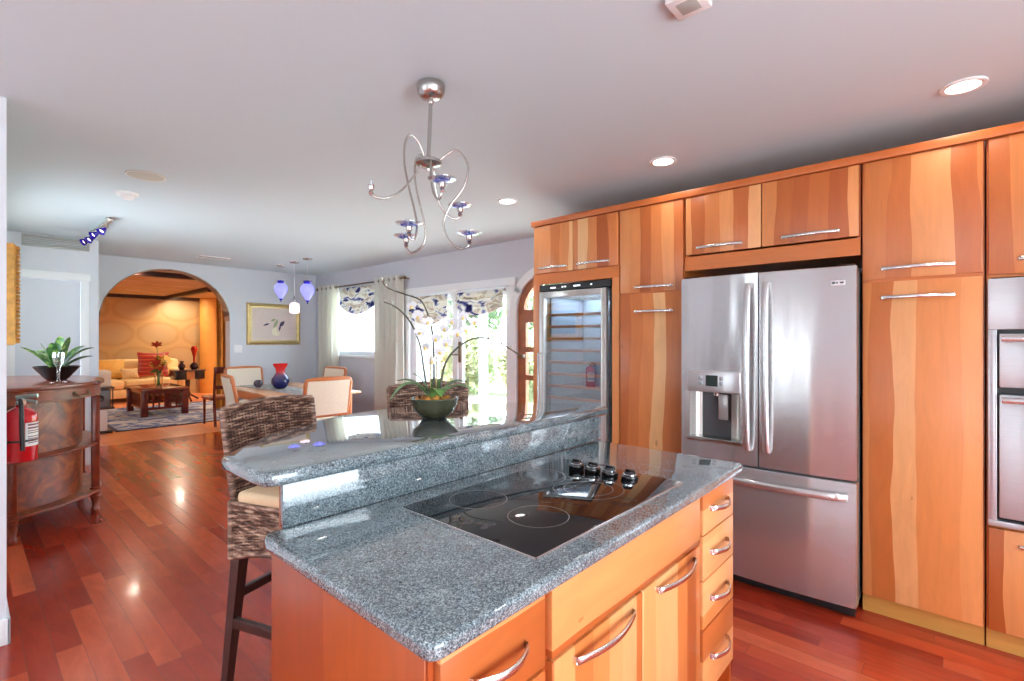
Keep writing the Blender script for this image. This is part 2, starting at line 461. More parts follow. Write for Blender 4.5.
struct(mk('wall_right', bm, WALLD, smooth=0))

# living room shell
GOLDW = NT('gold_damask_wallpaper'); P_, X_, Y_, Z_ = GOLDW.pos()
pz = GOLDW.math('MULTIPLY', Z_, 1/.62); row_ = GOLDW.math('FLOOR', pz)
px = GOLDW.math('ADD', GOLDW.math('MULTIPLY', X_, 1/.95), GOLDW.math('MULTIPLY', row_, .5))
qx = GOLDW.math('SUBTRACT', GOLDW.math('FRACT', px), .5); qz = GOLDW.math('SUBTRACT', GOLDW.math('FRACT', pz), .5)
dd = GOLDW.math('SQRT', GOLDW.math('ADD', GOLDW.math('MULTIPLY', qx, qx), GOLDW.math('MULTIPLY', qz, qz)))
dd = GOLDW.math('ADD', dd, GOLDW.math('MULTIPLY', GOLDW.math('SUBTRACT', GOLDW.noise(P_, 7., 3.), .5), .10))
GOLDW.col(GOLDW.ramp(dd, [(.1, lin(176, 148, 108)), (.36, lin(178, 147, 102)), (.45, lin(172, 136, 86)), (.54, lin(186, 150, 98)), (.7, lin(184, 146, 94))])); GOLDW.rough(.55)
YL = 14.95
wallbox('wall_living', GOLDW.m, (-2.5, YL, 0, 7.0, YL+.12, 2.55))
wallbox('wall_living_left', GOLDW.m, (-2.62, YB+.2, 0, -2.5, YL, 2.55))
OCHRE = plain('ochre_plaster', lin(208, 146, 66), .6, noise=.05)
wallbox('wall_living_right', OCHRE, (5.6, YB+.2, 0, 5.72, YL, 2.55))
bm = BM(); lathe(bm, [(.24, 0), (.24, 2.5)], (4.44, YL-.14, 0), 32); struct(mk('column', bm, OCHRE, smooth=60))
CORK = NT('mottled_plaster_ceiling'); CORK.col(CORK.ramp(CORK.noise(CORK.vec(CORK.math('MULTIPLY', CORK.pos()[1], .8), CORK.math('MULTIPLY', CORK.pos()[2], 3.), 0.), 2.2, 4., .6), [(.35, lin(214, 196, 164)), (.65, lin(178, 146, 100))])); CORK.rough(.8)
struct(B('ceiling_living', CORK.m, None, (-2.5, YB+.2, 2.5, 7.0, YL, 2.6), smooth=0))
BEAM = plain('dark_beam_wood', lin(52, 22, 16), .5)
for k, (xa, ya, xb, yb) in enumerate(((-2.4, 9.62, 5.5, 9.62), (-2.4, YL-.05, 5.5, YL-.05), (3.47, 9.7, 3.47, YL-.1))):
    if ya == yb: bb = (xa, ya-.05, 2.42, xb, ya+.05, 2.5)
    else: bb = (xa-.06, ya, 2.42, xa+.06, yb, 2.5)
    struct(B('ceiling_beam', BEAM, None, bb))

# baseboards and casings
def trimbox(name, *bs, mat=None, bev=.004):
    return struct(B(name, mat or TRIM, None, *bs, bev=bev))
trimbox('baseboard_left', (-.7, 3.262, 0, XP+.012, 3.28, .12), (XP, 3.262, 0, XP+.012, YD, .12))
trimbox('baseboard_back', (2.80, YB-.014, 0, XW, YB, .11), (1.04, YB-.014, 0, 1.2, YB, .11))
trimbox('baseboard_right', (XW-.014, 5.74, 0, XW, YB-.014, .11))
trimbox('trim_1', (DX0-.075, YD-.02, 0, DX0, YD, 2.06), (DX1, YD-.02, 0, DX1+.075, YD, 2.06), (DX0-.085, YD-.022, 2.06, DX1+.085, YD, 2.145))
d = struct(B('door_1', DOORW, None, (DX0, YD+.01, .005, DX1, YD+.05, 2.055)), 'plain pale door beside the arch')
ARCHT = BM()
P = [(2.0 - .79*math.cos(PI*i/40), 1.70 + .72*math.sin(PI*i/40)) for i in range(41)]
for p, q in zip(P, P[1:]):
    s = lambda r: (2.0 + (r[0]-2.0)*.985, 1.70 + (r[1]-1.70)*.985)
    prism(ARCHT, [p, q, s(q), s(p)], YB-.004, YB+.2, lambda a, b, c: V(a, c, b))
bmesh.ops.remove_doubles(ARCHT, verts=ARCHT.verts[:], dist=1e-5)
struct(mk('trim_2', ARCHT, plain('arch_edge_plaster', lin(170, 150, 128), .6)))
# wall grille under the hall ceiling
g = thing('wall_vent', 'long narrow grey air grille high above the plain door', 'vent', (.69, YD, 2.40))
GR = plain('grey_vent_metal', lin(176, 178, 172), .5)
B('vent_frame', GR, g, (.42, YD-.025, 2.40, .44, YD, 2.51), (.94, YD-.025, 2.40, .96, YD, 2.51), (.42, YD-.025, 2.395, .96, YD, 2.41), (.42, YD-.025, 2.50, .96, YD, 2.515))
B('louver', GR, g, *[(.44, YD-.02, 2.415+.018*k, .94, YD-.004, 2.423+.018*k) for k in range(5)])

# window_1 in the window wall
w = B('window_1', TRIM, None, (XW+.02, W1[0], W1[2], XW+.10, W1[0]+.06, W1[3]), (XW+.02, W1[1]-.06, W1[2], XW+.10, W1[1], W1[3]),
      (XW+.02, W1[0], W1[3]-.06, XW+.10, W1[1], W1[3]), (XW+.02, W1[0], W1[2], XW+.10, W1[1], W1[2]+.06), bev=.004)
struct(w); B('pane', PANE, w, (XW+.055, W1[0]+.05, W1[2]+.05, XW+.061, W1[1]-.05, W1[3]-.05))
B('window_sill', TRIM, w, (XW-.06, W1[0]-.06, W1[2]-.035, XW+.05, W1[1]+.06, W1[2]), bev=.006)
# casing of the glass doors, head and sides
trimbox('trim_3', (XW-.025, FD[0]-.085, 0, XW, FD[0], 2.03), (XW-.025, FD[1], 0, XW, FD[1]+.085, 2.03), (XW-.035, FD[0]-.10, 2.03, XW, FD[1]+.10, 2.115))
# two glass door leaves, each a door of its own
BRONZE = plain('aged_bronze', lin(120, 96, 70), .4, .8)
def glass_leaf(name, y0, y1, handle_y):
    st = .095
    o = struct(B(name, TRIM, None, (XW+.03, y0, .01, XW+.075, y0+st, 2.03), (XW+.03, y1-st, .01, XW+.075, y1, 2.03),
               (XW+.03, y0+st, 1.93, XW+.075, y1-st, 2.03), (XW+.03, y0+st, .01, XW+.075, y1-st, .20), bev=.004))
    B('pane', PANE, o, (XW+.050, y0+st-.01, .19, XW+.056, y1-st+.01, 1.94))
    if handle_y:
        h = B('handle_plate', BRONZE, o, (XW+.018, handle_y-.022, 1.12, XW+.032, handle_y+.022, 1.38), bev=.004)
        T('lever', BRONZE, h, [(XW+.02, handle_y, 1.22), (XW-.02, handle_y, 1.22), (XW-.025, handle_y+.02, 1.22), (XW-.025, handle_y+.10, 1.215)], .008)
    return o
lab(glass_leaf('door_2', 4.72, 5.66, None), 'left leaf of the white glass patio doors')
lab(glass_leaf('door_3', 3.78, 4.72, 4.665), 'right leaf of the white glass patio doors with bronze handle')
trimbox('trim_4', (XW+.005, 4.69, .01, XW+.035, 4.75, 2.03))
# arched wooden door and its white casing
ac, aw = (AD[0]+AD[1])/2, (AD[1]-AD[0])/2
def arch_ring(bm, r0, r1, d0, d1, z=1.74, rise=.40, n=24, t0=0, t1=PI):
    for i in range(n):
        A = [t0+(t1-t0)*i/n, t0+(t1-t0)*(i+1)/n]
        q = [(ac-(aw+r)*math.cos(a), z+(rise+r)*math.sin(a)) for a, r in ((A[0], r0), (A[1], r0), (A[1], r1), (A[0], r1))]
        prism(bm, q, d0, d1, lambda a, b, c: V(c, a, b))
    bmesh.ops.remove_doubles(bm, verts=bm.verts[:], dist=1e-5)
ARCHW = plain('arched_door_oak', lin(158, 88, 46), .35, noise=.18, nscale=14)
bm = BM(); arch_ring(bm, 0, .085, XW-.03, XW); box(bm, XW-.03, AD[1], 0, XW, AD[1]+.085, 1.74); box(bm, XW-.03, AD[0]-.085, 0, XW, AD[0], 1.74)
struct(mk('trim_5', bm, TRIM))
bm = BM(); arch_ring(bm, -.085, 0, XW+.02, XW+.07)
box(bm, XW+.02, AD[0], .01, XW+.07, AD[0]+.11, 1.74); box(bm, XW+.02, AD[1]-.11, .01, XW+.07, AD[1], 1.74)
for za, zb in ((1.60, 1.74), (1.27, 1.325), (.96, 1.015), (.60, .655), (.01, .25)): box(bm, XW+.02, AD[0]+.11, za, XW+.07, AD[1]-.11, zb)
dr = struct(mk('door_4', bm, ARCHW), 'arched wooden door with glass panes and brass knob')
B('pane', PANE, dr, (XW+.04, AD[0]+.1, .24, XW+.046, AD[1]-.1, 1.61))
bm = BM(); Q = [(ac-(aw-.08)*math.cos(PI*i/20), 1.73+(.33)*math.sin(PI*i/20)) for i in range(21)]
prism(bm, Q, XW+.04, XW+.046, lambda a, b, c: V(c, a, b)); mk('fanlight', PANE and bm, PANE, dr)
BRASS = plain('aged_brass', lin(150, 104, 48), .3, .9)
L('knob', BRASS, dr, [(.0, 0), (.022, .0), (.022, .006), (.010, .012), (.010, .03), (.022, .04), (.024, .05), (.015, .058), (0, .06)], (XW+.02, AD[1]-.055, 1.22), 16, axis=axis_along((-1, 0, 0)))
L('lock', BRASS, dr, [(0, 0), (.018, 0), (.018, .008), (.0, .012)], (XW+.02, AD[1]-.055, 1.09), 16, axis=axis_along((-1, 0, 0)))

# unseen windows added behind the camera to light the room and streak the refrigerator
def added_side_window(name, x, y0, y1, z0, z1):
    m = .03
    o = struct(B(name, TRIM, None, (x-.08, y0, z0, x-.03, y0+m, z1), (x-.08, y1-m, z0, x-.03, y1, z1), (x-.08, y0, z1-m, x-.03, y1, z1), (x-.08, y0, z0, x-.03, y1, z0+m)))
    B('pane', PANE, o, (x-.058, y0+m-.01, z0+m-.01, x-.052, y1-m+.01, z1-m+.01)); return o
added_side_window('window_2', -2.6, -1.6, -1.1, .3, 2.2)
for k, (a, b) in enumerate(((1.16, 1.34), (1.62, 1.82), (2.5, 2.75))): added_side_window('window_%d' % (7+k), -2.6, a, b, 0, 2.25)
o = struct(B('window_6', TRIM, None, (.0, 4.82, 1.15, .06, 4.88, 2.06), (.0, 6.16, 1.15, .06, 6.22, 2.06), (.0, 4.82, 2.0, .06, 6.22, 2.06), (.0, 4.82, 1.15, .06, 6.22, 1.21), (.0, 5.49, 1.15, .06, 5.55, 2.06)))  # added in the left wall to brighten the dining end
B('pane', PANE, o, (.028, 4.87, 1.20, .034, 6.17, 2.01))
o = struct(B('window_5', TRIM, None, (-1.6, -2.69, .12, -1.54, -2.64, 2.2), (1.84, -2.69, .12, 1.9, -2.64, 2.2), (-1.6, -2.69, 2.14, 1.9, -2.64, 2.2), (.12, -2.69, .12, .18, -2.64, 2.2), (-1.6, -2.69, .12, 1.9, -2.64, .18)))
B('pane', PANE, o, (-1.55, -2.668, .17, 1.85, -2.662, 2.15))
struct(B('wall_living_front', WALL, None, (-2.5, YB+.02, 0, .92, YB+.2, CEIL), (XW, YB+.02, 0, 7.0, YB+.2, CEIL), smooth=0))

# ---------------------------------------------------------------- kitchen cabinet run
CX = 3.104           # plane of the door fronts
def pull(name, parent, p0, p1, out, bow, ra=.0042, rb=.0095, mat=HANDLE, n=14, local=False):
    """bowed flat bar pull between two points of the door face, standing out along 'out'"""
    bm = BM(); p0, p1, out = Vector(p0), Vector(p1), Vector(out).normalized(); t = (p1-p0).normalized(); w = t.cross(out)
    pts = [p0 - out*.004, p0 + out*.012 + t*.003]
    for i in range(1, n):
        s = i/n; pts.append(p0.lerp(p1, s) + out*(.012 + bow*math.sin(PI*s)))
    pts += [p1 + out*.012 - t*.003, p1 - out*.004]
    rings = [[bm.verts.new(p + out*ra*math.cos(2*PI*k/10) + w*rb*math.sin(2*PI*k/10) + t*(0 if 1 < i < len(pts)-2 else ra*math.cos(2*PI*k/10)*(1 if i < 3 else -1)*.6)) for k in range(10)] for i, p in enumerate(pts)]
    for a, b in zip(rings, rings[1:]):
        for k in range(10): bm.faces.new((a[k], a[(k+1) % 10], b[(k+1) % 10], b[k]))
    bm.faces.new(rings[0][::-1]); bm.faces.new(rings[-1])
    return mk(name, bm, mat, parent, local, 60)
def cab_door(parent, y0, y1, z0, z1, hz, hy, name='door', mat=None):
    d = B(name, mat or WOODS['cab'], parent, (CX, y0, z0, CX+.02, y1, z1), bev=.002)
    pull('handle', d, (CX, hy-.14 if hy is not None else 0, hz), (CX, hy+.14, hz), (-1, 0, 0), .022)
    return d
G = .003
XB = 3.78
def carcass(parent, y0, y1, z0, z1, x0=CX+.022, hollow=None):
    """open-fronted cabinet body: sides, top, bottom, back"""
    t = .018; bs = [(x0, y0+.0005, z0, XB, y0+t, z1), (x0, y1-t, z0, XB, y1-.0005, z1), (x0, y0+t, z1-t, XB, y1-t, z1), (x0, y0+t, z0, XB, y1-t, z0+t), (XB-t, y0+t, z0+t, XB, y1-t, z1-t)]
    return B('carcass', WOODS['face'], parent, *bs)
ZT = 2.315
YA0, YA1 = 1.776, 2.56      # wine cooler bay
YB0, YB1 = 1.306, 1.770     # narrow pantry
YC0, YC1 = .372, 1.300      # refrigerator bay
YD0, YD1 = -.094, .366      # tall pantry
YE0, YE1 = -.87, -.100      # oven bay
# wine bay: upper doors, fascia and side stiles around the cooler
t = thing('wine_bay_cabinet', 'cherry cabinet with two small doors framing the wine cooler at the left end', 'cabinet', (3.4, (YA0+YA1)/2, 0), 0, 'cherry cabinets along the wall')
carcass(t, YA0, YA1, 1.90, ZT+.03)
ym = 2.17
cab_door(t, ym+G, YA1-.008, 1.938, ZT, 1.975, 2.36); cab_door(t, YA0+.008, ym-G, 1.938, ZT, 1.975, 1.99)
B('face_frame', WOODS['face'], t, (CX+.004, YA0, 1.85, CX+.03, YA1, 1.934))
B('stile', WOODS['cab'], t, (CX+.004, 2.497, 0.0, XB, YA1, 1.85)); B('stile', WOODS['cab'], t, (CX+.004, YA0, 0.0, XB, 1.832, 1.85))
# narrow pantry
t = thing('pantry_cabinet', 'narrow two-door cherry pantry between the wine cooler and the refrigerator', 'cabinet', (3.4, (YB0+YB1)/2, 0), 0, 'cherry cabinets along the wall')
carcass(t, YB0, YB1, .10, ZT+.03)
cab_door(t, YB0+.006, YB1-.004, 1.734, ZT, 1.765, 1.515); cab_door(t, YB0+.006, YB1-.004, .10, 1.722, 1.60, 1.515)
B('toe_kick', WOODS['toe'], t, (CX+.05, YB0, 0, CX+.07, YB1, .098)); B('face_rail', WOODS['face'], t, (CX+.008, YB0+.018, 1.70, CX+.024, YB1-.018, 1.76))
# over the refrigerator
t = thing('refrigerator_cabinet', 'cherry cabinet with two wide doors above the refrigerator', 'cabinet', (3.4, (YC0+YC1)/2, 0), 0, 'cherry cabinets along the wall')
carcass(t, YC0, YC1, 1.86, ZT+.03)
ym = .844
cab_door(t, ym+G, YC1-.006, 1.948, ZT, 1.985, 1.085); cab_door(t, YC0+.006, ym-G, 1.948, ZT, 1.985, .60)
B('fascia', WOODS['face'], t, (CX+.004, YC0, 1.848, CX+.03, YC1, 1.936))
# tall pantry
t = thing('tall_pantry', 'tall cherry pantry with broad figured doors between refrigerator and ovens', 'cabinet', (3.4, (YD0+YD1)/2, 0), 0, 'cherry cabinets along the wall')
carcass(t, YD0, YD1, .10, ZT+.03)
cab_door(t, YD0+.006, YD1-.006, 1.716, ZT, 1.765, .145); cab_door(t, YD0+.006, YD1-.006, .102, 1.700, 1.62, .145)
B('toe_kick', WOODS['toe'], t, (CX+.046, YD0, 0, CX+.066, YD1, .10)); B('face_rail', WOODS['face'], t, (CX+.008, YD0+.018, 1.67, CX+.024, YD1-.018, 1.74))
# oven bay
t = thing('oven_cabinet', 'cherry cabinet holding the double wall oven at the right edge', 'cabinet', (3.4, (YE0+YE1)/2, 0), 0, 'cherry cabinets along the wall')
bm = BM()
for b in ((CX+.022, YE0, .10, XB, YE0+.018, ZT+.03), (CX+.022, YE1-.018, .10, XB, YE1, ZT+.03), (CX+.022, YE0+.018, ZT+.012, XB, YE1-.018, ZT+.03), (CX+.022, YE0+.018, .10, XB, YE1-.018, .118), (CX+.022, YE0+.018, .555, XB, YE1-.018, .573), (CX+.022, YE0+.018, 1.69, XB, YE1-.018, 1.708)): box(bm, *b)
mk('carcass', bm, WOODS['face'], t)
cab_door(t, YE0+.006, YE1-.006, 1.702, ZT, 1.765, -.34)
d = B('drawer', WOODS['cab'], t, (CX, YE0+.006, .102, CX+.02, YE1-.006, .562), bev=.002); pull('handle', d, (CX, -.52, .50), (CX, -.20, .50), (-1, 0, 0), .022)
B('toe_kick', WOODS['toe'], t, (CX+.046, YE0, 0, CX+.066, YE1, .10))
# top rail / crown along the whole run
struct(B('trim_6', WOODS['face'], None, (CX-.012, YE0, ZT+.004, CX+.03, YA1+.012, 2.362), (CX+.03, YA1-.01, ZT+.032, XB, YA1+.012, 2.362), bev=.003))

# ---------------------------------------------------------------- wine cooler
t = thing('wine_cooler', 'tall built-in wine cooler with stainless door frame and wooden racks', 'wine cooler', (3.45, 2.165, 0))
Y0, Y1, ZC0, ZC1 = 1.842, 2.488, .06, 1.785
bm = BM(); tt = .03
for b in ((CX+.03, Y0, ZC0, 3.72, Y0+tt, 1.842), (CX+.03, Y1-tt, ZC0, 3.72, Y1, 1.842), (CX+.03, Y0, 1.77, 3.72, Y1, 1.842), (CX+.03, Y0, ZC0, 3.72, Y1, ZC0+tt), (3.69, Y0, ZC0, 3.72, Y1, 1.842)): box(bm, *b)
mk('housing', bm, BLACKM, t)
LINER = plain('wine_cooler_liner', lin(120, 138, 156), .5)
B('liner', LINER, t, (3.66, Y0+.035, .1, 3.685, Y1-.035, 1.765), (3.2, Y1-.04, .1, 3.66, Y1-.032, 1.765))
bm = BM(); box(bm, CX-.004, Y0, 1.792, CX+.03, Y1, 1.842, .004); c_ = mk('control_panel', bm, BLACKM, t)
WHITE_E = glow('panel_lettering', (.9, .95, 1), 1.2)
for ya, yb, zz in ((2.38, 2.33, 1.815), (2.27, 2.255, 1.817), (2.245, 2.23, 1.817), (2.16, 2.10, 1.817), (2.01, 1.995, 1.817)):
    B('indicator', WHITE_E, c_, (CX-.0055, yb, zz-.005, CX-.003, ya, zz+.005))
fy0, fy1, fw = 1.872, 2.488, .045
bm = BM()
for b in ((CX-.012, fy0, .10, CX+.028, fy0+fw, ZC1), (CX-.012, fy1-fw, .10, CX+.028, fy1, ZC1), (CX-.012, fy0+fw, ZC1-fw, CX+.028, fy1-fw, ZC1), (CX-.012, fy0+fw, .10, CX+.028, fy1-fw, .10+fw)): box(bm, *b, bev=.004)
dr = mk('door_frame', bm, steel_mat('cooler_frame_steel', (.66, .65, .62), .3), t)
B('glass', glass('cooler_glass', (.86, .90, .94), .24, .5), dr, (CX+.0, fy0+fw-.005, .14, CX+.008, fy1-fw+.005, ZC1-fw+.005))
T('handle', STEEL, dr, [(CX-.012, fy1-.02, .62), (CX-.05, fy1-.02, .62), (CX-.05, fy1-.02, 1.30), (CX-.012, fy1-.02, 1.30)], .008)
la = bpy.data.lights.new('cooler_fill_lamp', 'AREA'); la.shape = 'RECTANGLE'; la.size = .4; la.size_y = .5; la.energy = 9; la.color = (.85, .93, 1)  # unseen fill lamp added to brighten the cooler inside
lo = bpy.data.objects.new('cooler_fill_lamp', la); COL.objects.link(lo); lo.parent = t; lo.location = (0, 0, 1.755)
RACK = plain('rack_front_wood', lin(226, 140, 100), .45, noise=.1)
for k in range(14):
    z = 1.604 - .0935*k
    s = B('wine_rack', RACK, t, (CX+.05, Y0+.045, z-.011, CX+.07, Y1-.045, z+.011), bev=.003)
    B('wire_shelf', NICKEL, s, *[(CX+.07, Y0+.05+.056*q, z-.006, 3.62, Y0+.054+.056*q, z-.002) for q in range(10)])

# ---------------------------------------------------------------- refrigerator
t = thing('refrigerator', 'stainless french-door refrigerator with bottom freezer and water dispenser', 'refrigerator', (3.35, .82, 0))
FY0, FY1, FM, FXF = .372, 1.268, .820, 2.974
def fx(y): return FXF - .016 + .022*((y-(FY0+FY1)/2)/((FY1-FY0)/2))**2
def fpanel(bm, y0, y1, z0, z1, xb=3.045, bev=.006, n=10):
    poly = [(fx(y0+(y1-y0)*i/n), y0+(y1-y0)*i/n) for i in range(n+1)] + [(xb, y1), (xb, y0)]
    prism(bm, poly, z0, z1, bev=bev, seg=2)
B('case', plain('fridge_case_grey', (.09, .09, .095), .5), t, (3.05, FY0+.004, .06, 3.76, FY1-.004, 1.765), bev=.003)
B('hinge_cover', BLACKM, t, (3.0, FY0+.01, 1.766, 3.12, FY0+.09, 1.792), (3.0, FY1-.09, 1.766, 3.12, FY1-.01, 1.792), bev=.005)
B('base_grille', BLACKM, t, (3.01, FY0+.01, .012, 3.06, FY1-.01, .058))
bm = BM(); fpanel(bm, FY0, FM-.003, .700, 1.782); dR = mk('door', bm, STEEL, t)
# left door, with the dispenser recess left open
RY0, RY1, RZ0, RZ1 = .915, 1.215, .815, 1.105
bm = BM()
fpanel(bm, FM+.003, FY1, 1.105, 1.782, bev=0); fpanel(bm, FM+.003, FY1, .700, RZ0, bev=0)
fpanel(bm, FM+.003, RY0, RZ0, RZ1, bev=0, n=4); fpanel(bm, RY1, FY1, RZ0, RZ1, bev=0, n=3)
bmesh.ops.remove_doubles(bm, verts=bm.verts[:], dist=1e-5)
dL = mk('door', bm, STEEL, t)
def niche(u, v):
    a = PI*u; y = (RY0+RY1)/2 - .15*math.cos(a); return V(fx(y)+.004 + .095*math.sin(a)**.7, y, RZ0 + (RZ1-RZ0)*v)
bm = BM(); grid(bm, niche, 18, 1, .002); RS = steel_mat('recess_steel', (.80, .76, .72), .3); RS.node_tree.nodes['Principled BSDF'].inputs['Metallic'].default_value = .55; di = mk('dispenser_recess', bm, RS, dL)
B('control_panel', steel_mat('dispenser_panel_steel', (.74, .74, .75), .3), dL, (FXF-.032, RY0-.006, 1.098, FXF+.06, RY1+.006, 1.226), bev=.012)
LCD = plain('dispenser_display', (.02, .03, .025), .15)
B('display', LCD, dL, (FXF-.0335, 1.035, 1.135, FXF-.028, 1.105, 1.20))
BT = plain('dispenser_button', (.42, .42, .44), .3, .6)
for yy in (1.123, 1.003):
    for zz in (1.142, 1.172): B('button', BT, dL, (FXF-.0345, yy, zz, FXF-.028, yy+.024, zz+.022), bev=.002)
B('paddle', plain('paddle_grey', (.45, .42, .40), .3, .5), dL, (FXF+.03, 1.00, .935, FXF+.045, 1.055, 1.085), bev=.006)
bm = BM(); lathe(bm, [(.016, 0), (.02, .03), (.02, .05)], (FXF+.035, 1.065, 1.075), 16); mk('spout', bm, NICKEL, dL)
bm = BM(); pr_ = [(FXF-.018 + .002, RY0-.012), (FXF+.095, RY0-.0), (FXF+.095, RY1+.0), (FXF-.016, RY1+.012)] ; prism(bm, pr_, RZ0-.012, RZ0+.012, bev=.004); mk('drip_tray', bm, NICKEL, dL)
# vertical bar handles on both doors
def fridge_bar(y0, y1, parent):
    bm = BM(); n = 24; rings = []
    for i in range(n+1):
        s = i/n; z = .79 + .935*s; o = .018 + .040*math.sin(PI*s)**.5; y = y0 + (y1-y0)*(1-s)
        ring = [bm.verts.new((fx(y)-o-.012*math.cos(2*PI*k/14), y+.019*math.sin(2*PI*k/14), z)) for k in range(14)]
        rings.append(ring)
    for a, b in zip(rings, rings[1:]):
        for k in range(14): bm.faces.new((a[k], a[(k+1) % 14], b[(k+1) % 14], b[k]))
    bm.faces.new(rings[0][::-1]); bm.faces.new(rings[-1])
    for z in (.80, 1.712): box(bm, fx(y0)-.028, y0-.014, z-.012, fx(y0)+.003, y0+.014, z+.012, .004)
    return mk('handle', bm, steel_mat('handle_steel', (.72, .73, .73), .2), parent, smooth=50)
fridge_bar(.868, .872, dL); fridge_bar(.776, .772, dR)
BADGE = plain('badge_silver', (.78, .78, .78), .3, .6)
b_ = B('badge', BADGE, dR, (fx(.44)-.006, .418, 1.685, fx(.44)+.004, .484, 1.711), bev=.002)
xb_ = fx(.44)-.0065
B('emblem', plain('badge_dark', (.08, .08, .09), .4), b_, (xb_-.0012, .460, 1.692, xb_+.002, .474, 1.703), (xb_-.0012, .448, 1.693, xb_+.002, .457, 1.701), (xb_-.0012, .424, 1.693, xb_+.002, .440, 1.702))
bm = BM(); fpanel(bm, FY0, FY1, .062, .690); dF = mk('freezer_drawer', bm, STEEL_H, t)
bm = BM(); n = 30; rings = []
for i in range(n+1):
    s = i/n; y = FY0+.035 + (FY1-FY0-.07)*s; o = .016 + .040*math.sin(PI*s)**.4
    rings.append([bm.verts.new((fx(y)-o-.013*math.cos(2*PI*k/14), y, .618+.020*math.sin(2*PI*k/14))) for k in range(14)])
for a, b in zip(rings, rings[1:]):
    for k in range(14): bm.faces.new((a[k], a[(k+1) % 14], b[(k+1) % 14], b[k]))
bm.faces.new(rings[0][::-1]); bm.faces.new(rings[-1])
for yy in (FY0+.05, FY1-.05): box(bm, fx(yy)-.03, yy-.014, .606, fx(yy)+.003, yy+.014, .63, .004)
mk('handle', bm, steel_mat('freezer_handle_steel', (.74, .72, .71), .22, brush='y'), dF, smooth=50)

# ---------------------------------------------------------------- double wall oven
t = thing('wall_oven', 'stainless double wall oven built into the cabinet at the right edge', 'oven', (3.4, -.49, .576))
OS = steel_mat('oven_steel', (.58, .58, .60), .3)
bm = BM(); y0, y1 = YE0+.02, YE1-.003
for b in ((CX-.010, y0, 1.455, CX+.02, y1, 1.683), (CX-.010, y1-.03, .60, CX+.02, y1, 1.455), (CX-.010, y0, .60, CX+.02, y0+.03, 1.455), (CX-.014, y0, .576, CX+.02, y1, .602)): box(bm, *b, bev=.003)
mk('trim_frame', bm, OS, t)
B('oven_body', BLACKM, t, (CX+.02, y0+.02, .60, 3.7, y1-.02, 1.66))
for za, zb in ((1.197, 1.435), (.618, 1.165)):
    d = B('oven_door', OS, t, (CX-.018, y0+.036, za, CX+.018, y1-.036, zb), bev=.004)
    bm = BM(); h = zb-.022
    tube(bm, [(CX-.055, y0+.05, h), (CX-.055, y1-.042, h)], .014, 12)
    for yy in (y0+.08, y1-.07): box(bm, CX-.05, yy-.01, h-.01, CX-.016, yy+.01, h+.01, .003)
    mk('handle', bm, steel_mat('oven_handle', (.75, .75, .75), .2, brush='y'), d, smooth=50)
d = B('control_display', BLACK, t, (CX-.0125, -.60, 1.52, CX-.009, -.36, 1.60))

# ---------------------------------------------------------------- kitchen island
YF = .655
t = thing('kitchen_island', 'cherry island cabinet with drawers and two doors under the granite', 'kitchen island', (1.3, 1.0, 0))
bm = BM()
for b in ((.534, .680, .0, .552, 1.30, .876), (2.062, .680, .0, 2.08, 1.30, .876), (.552, 1.282, .0, 2.062, 1.30, .876), (.552, .685, .15, 2.062, 1.282, .168), (.552, .685, .858, 2.062, 1.282, .876), (.841, .69, .168, .853, 1.28, .858), (1.703, .69, .168, 1.715, 1.28, .858)): box(bm, *b)
mk('carcass', bm, WOODS['isl_end_shaded'], t)
B('end_panel', WOODS['isl_end_shaded'], t, (.530, YF+.024, .0, .540, 1.305, .876), bev=.002)
bm = BM()
for b in ((.534, YF+.018, .15, .549, YF+.03, .877), (.826, YF+.018, .15, .868, YF+.03, .877), (1.686, YF+.018, .15, 1.728, YF+.03, .877), (2.03, YF+.018, .15, 2.08, YF+.03, .877), (.534, YF+.018, .858, 2.08, YF+.03, .877)): box(bm, *b)
mk('face_frame', bm, plain('island_frame_reveal', lin(158, 68, 26), .4), t)
B('toe_kick', WOODS['isl_h'], t, (.56, .73, 0, 2.05, .742, .15))
def isl_drawer(x0, x1, z0, z1, hx0, hx1, hz, mat='isl_h', name='drawer'):
    d = B(name, WOODS[mat], t, (x0, YF, z0, x1, YF+.02, z1), bev=.002)
    if hx0 is not None: pull('handle', d, (hx0, YF, hz), (hx1, YF, hz), (0, -1, 0), .024)
    return d
isl_drawer(.546, .835, .711, .872, .612, .768, .790); isl_drawer(.546, .835, .43, .703, .612, .768, .60); isl_drawer(.546, .835, .155, .422, .612, .768, .32)
isl_drawer(.860, 1.694, .712, .874, None, None, 0, name='false_drawer_front')
isl_drawer(.860, 1.274, .155, .704, .938, 1.215, .675, 'isl_v', 'door'); isl_drawer(1.278, 1.694, .155, .704, 1.359, 1.632, .678, 'isl_v', 'door')
for z0, z1 in ((.728, .874), (.569, .722), (.400, .563), (.155, .392)):
    isl_drawer(1.720, 2.030, z0, z1, 1.785, 1.945, (z0+z1)/2+.008)
# knee wall that carries the raised bar
t = thing('bar_support', 'cherry upright panel carrying the raised granite bar above the worktop', 'bar support', (1.33, 1.345, 0))
B('panel', WOODS['isl_end_shaded'], t, (.572, 1.3325, 0, 2.095, 1.358, 1.028))
for xx in (1.0, 1.7):
    bm = BM(); prism(bm, [(1.358, .72), (1.358, 1.028), (1.80, 1.028), (1.80, .99), (1.50, .76)], xx, xx+.04, lambda a, b, c: V(c, a, b), .004); mk('bracket', bm, WOODS['isl_end_shaded'], t)

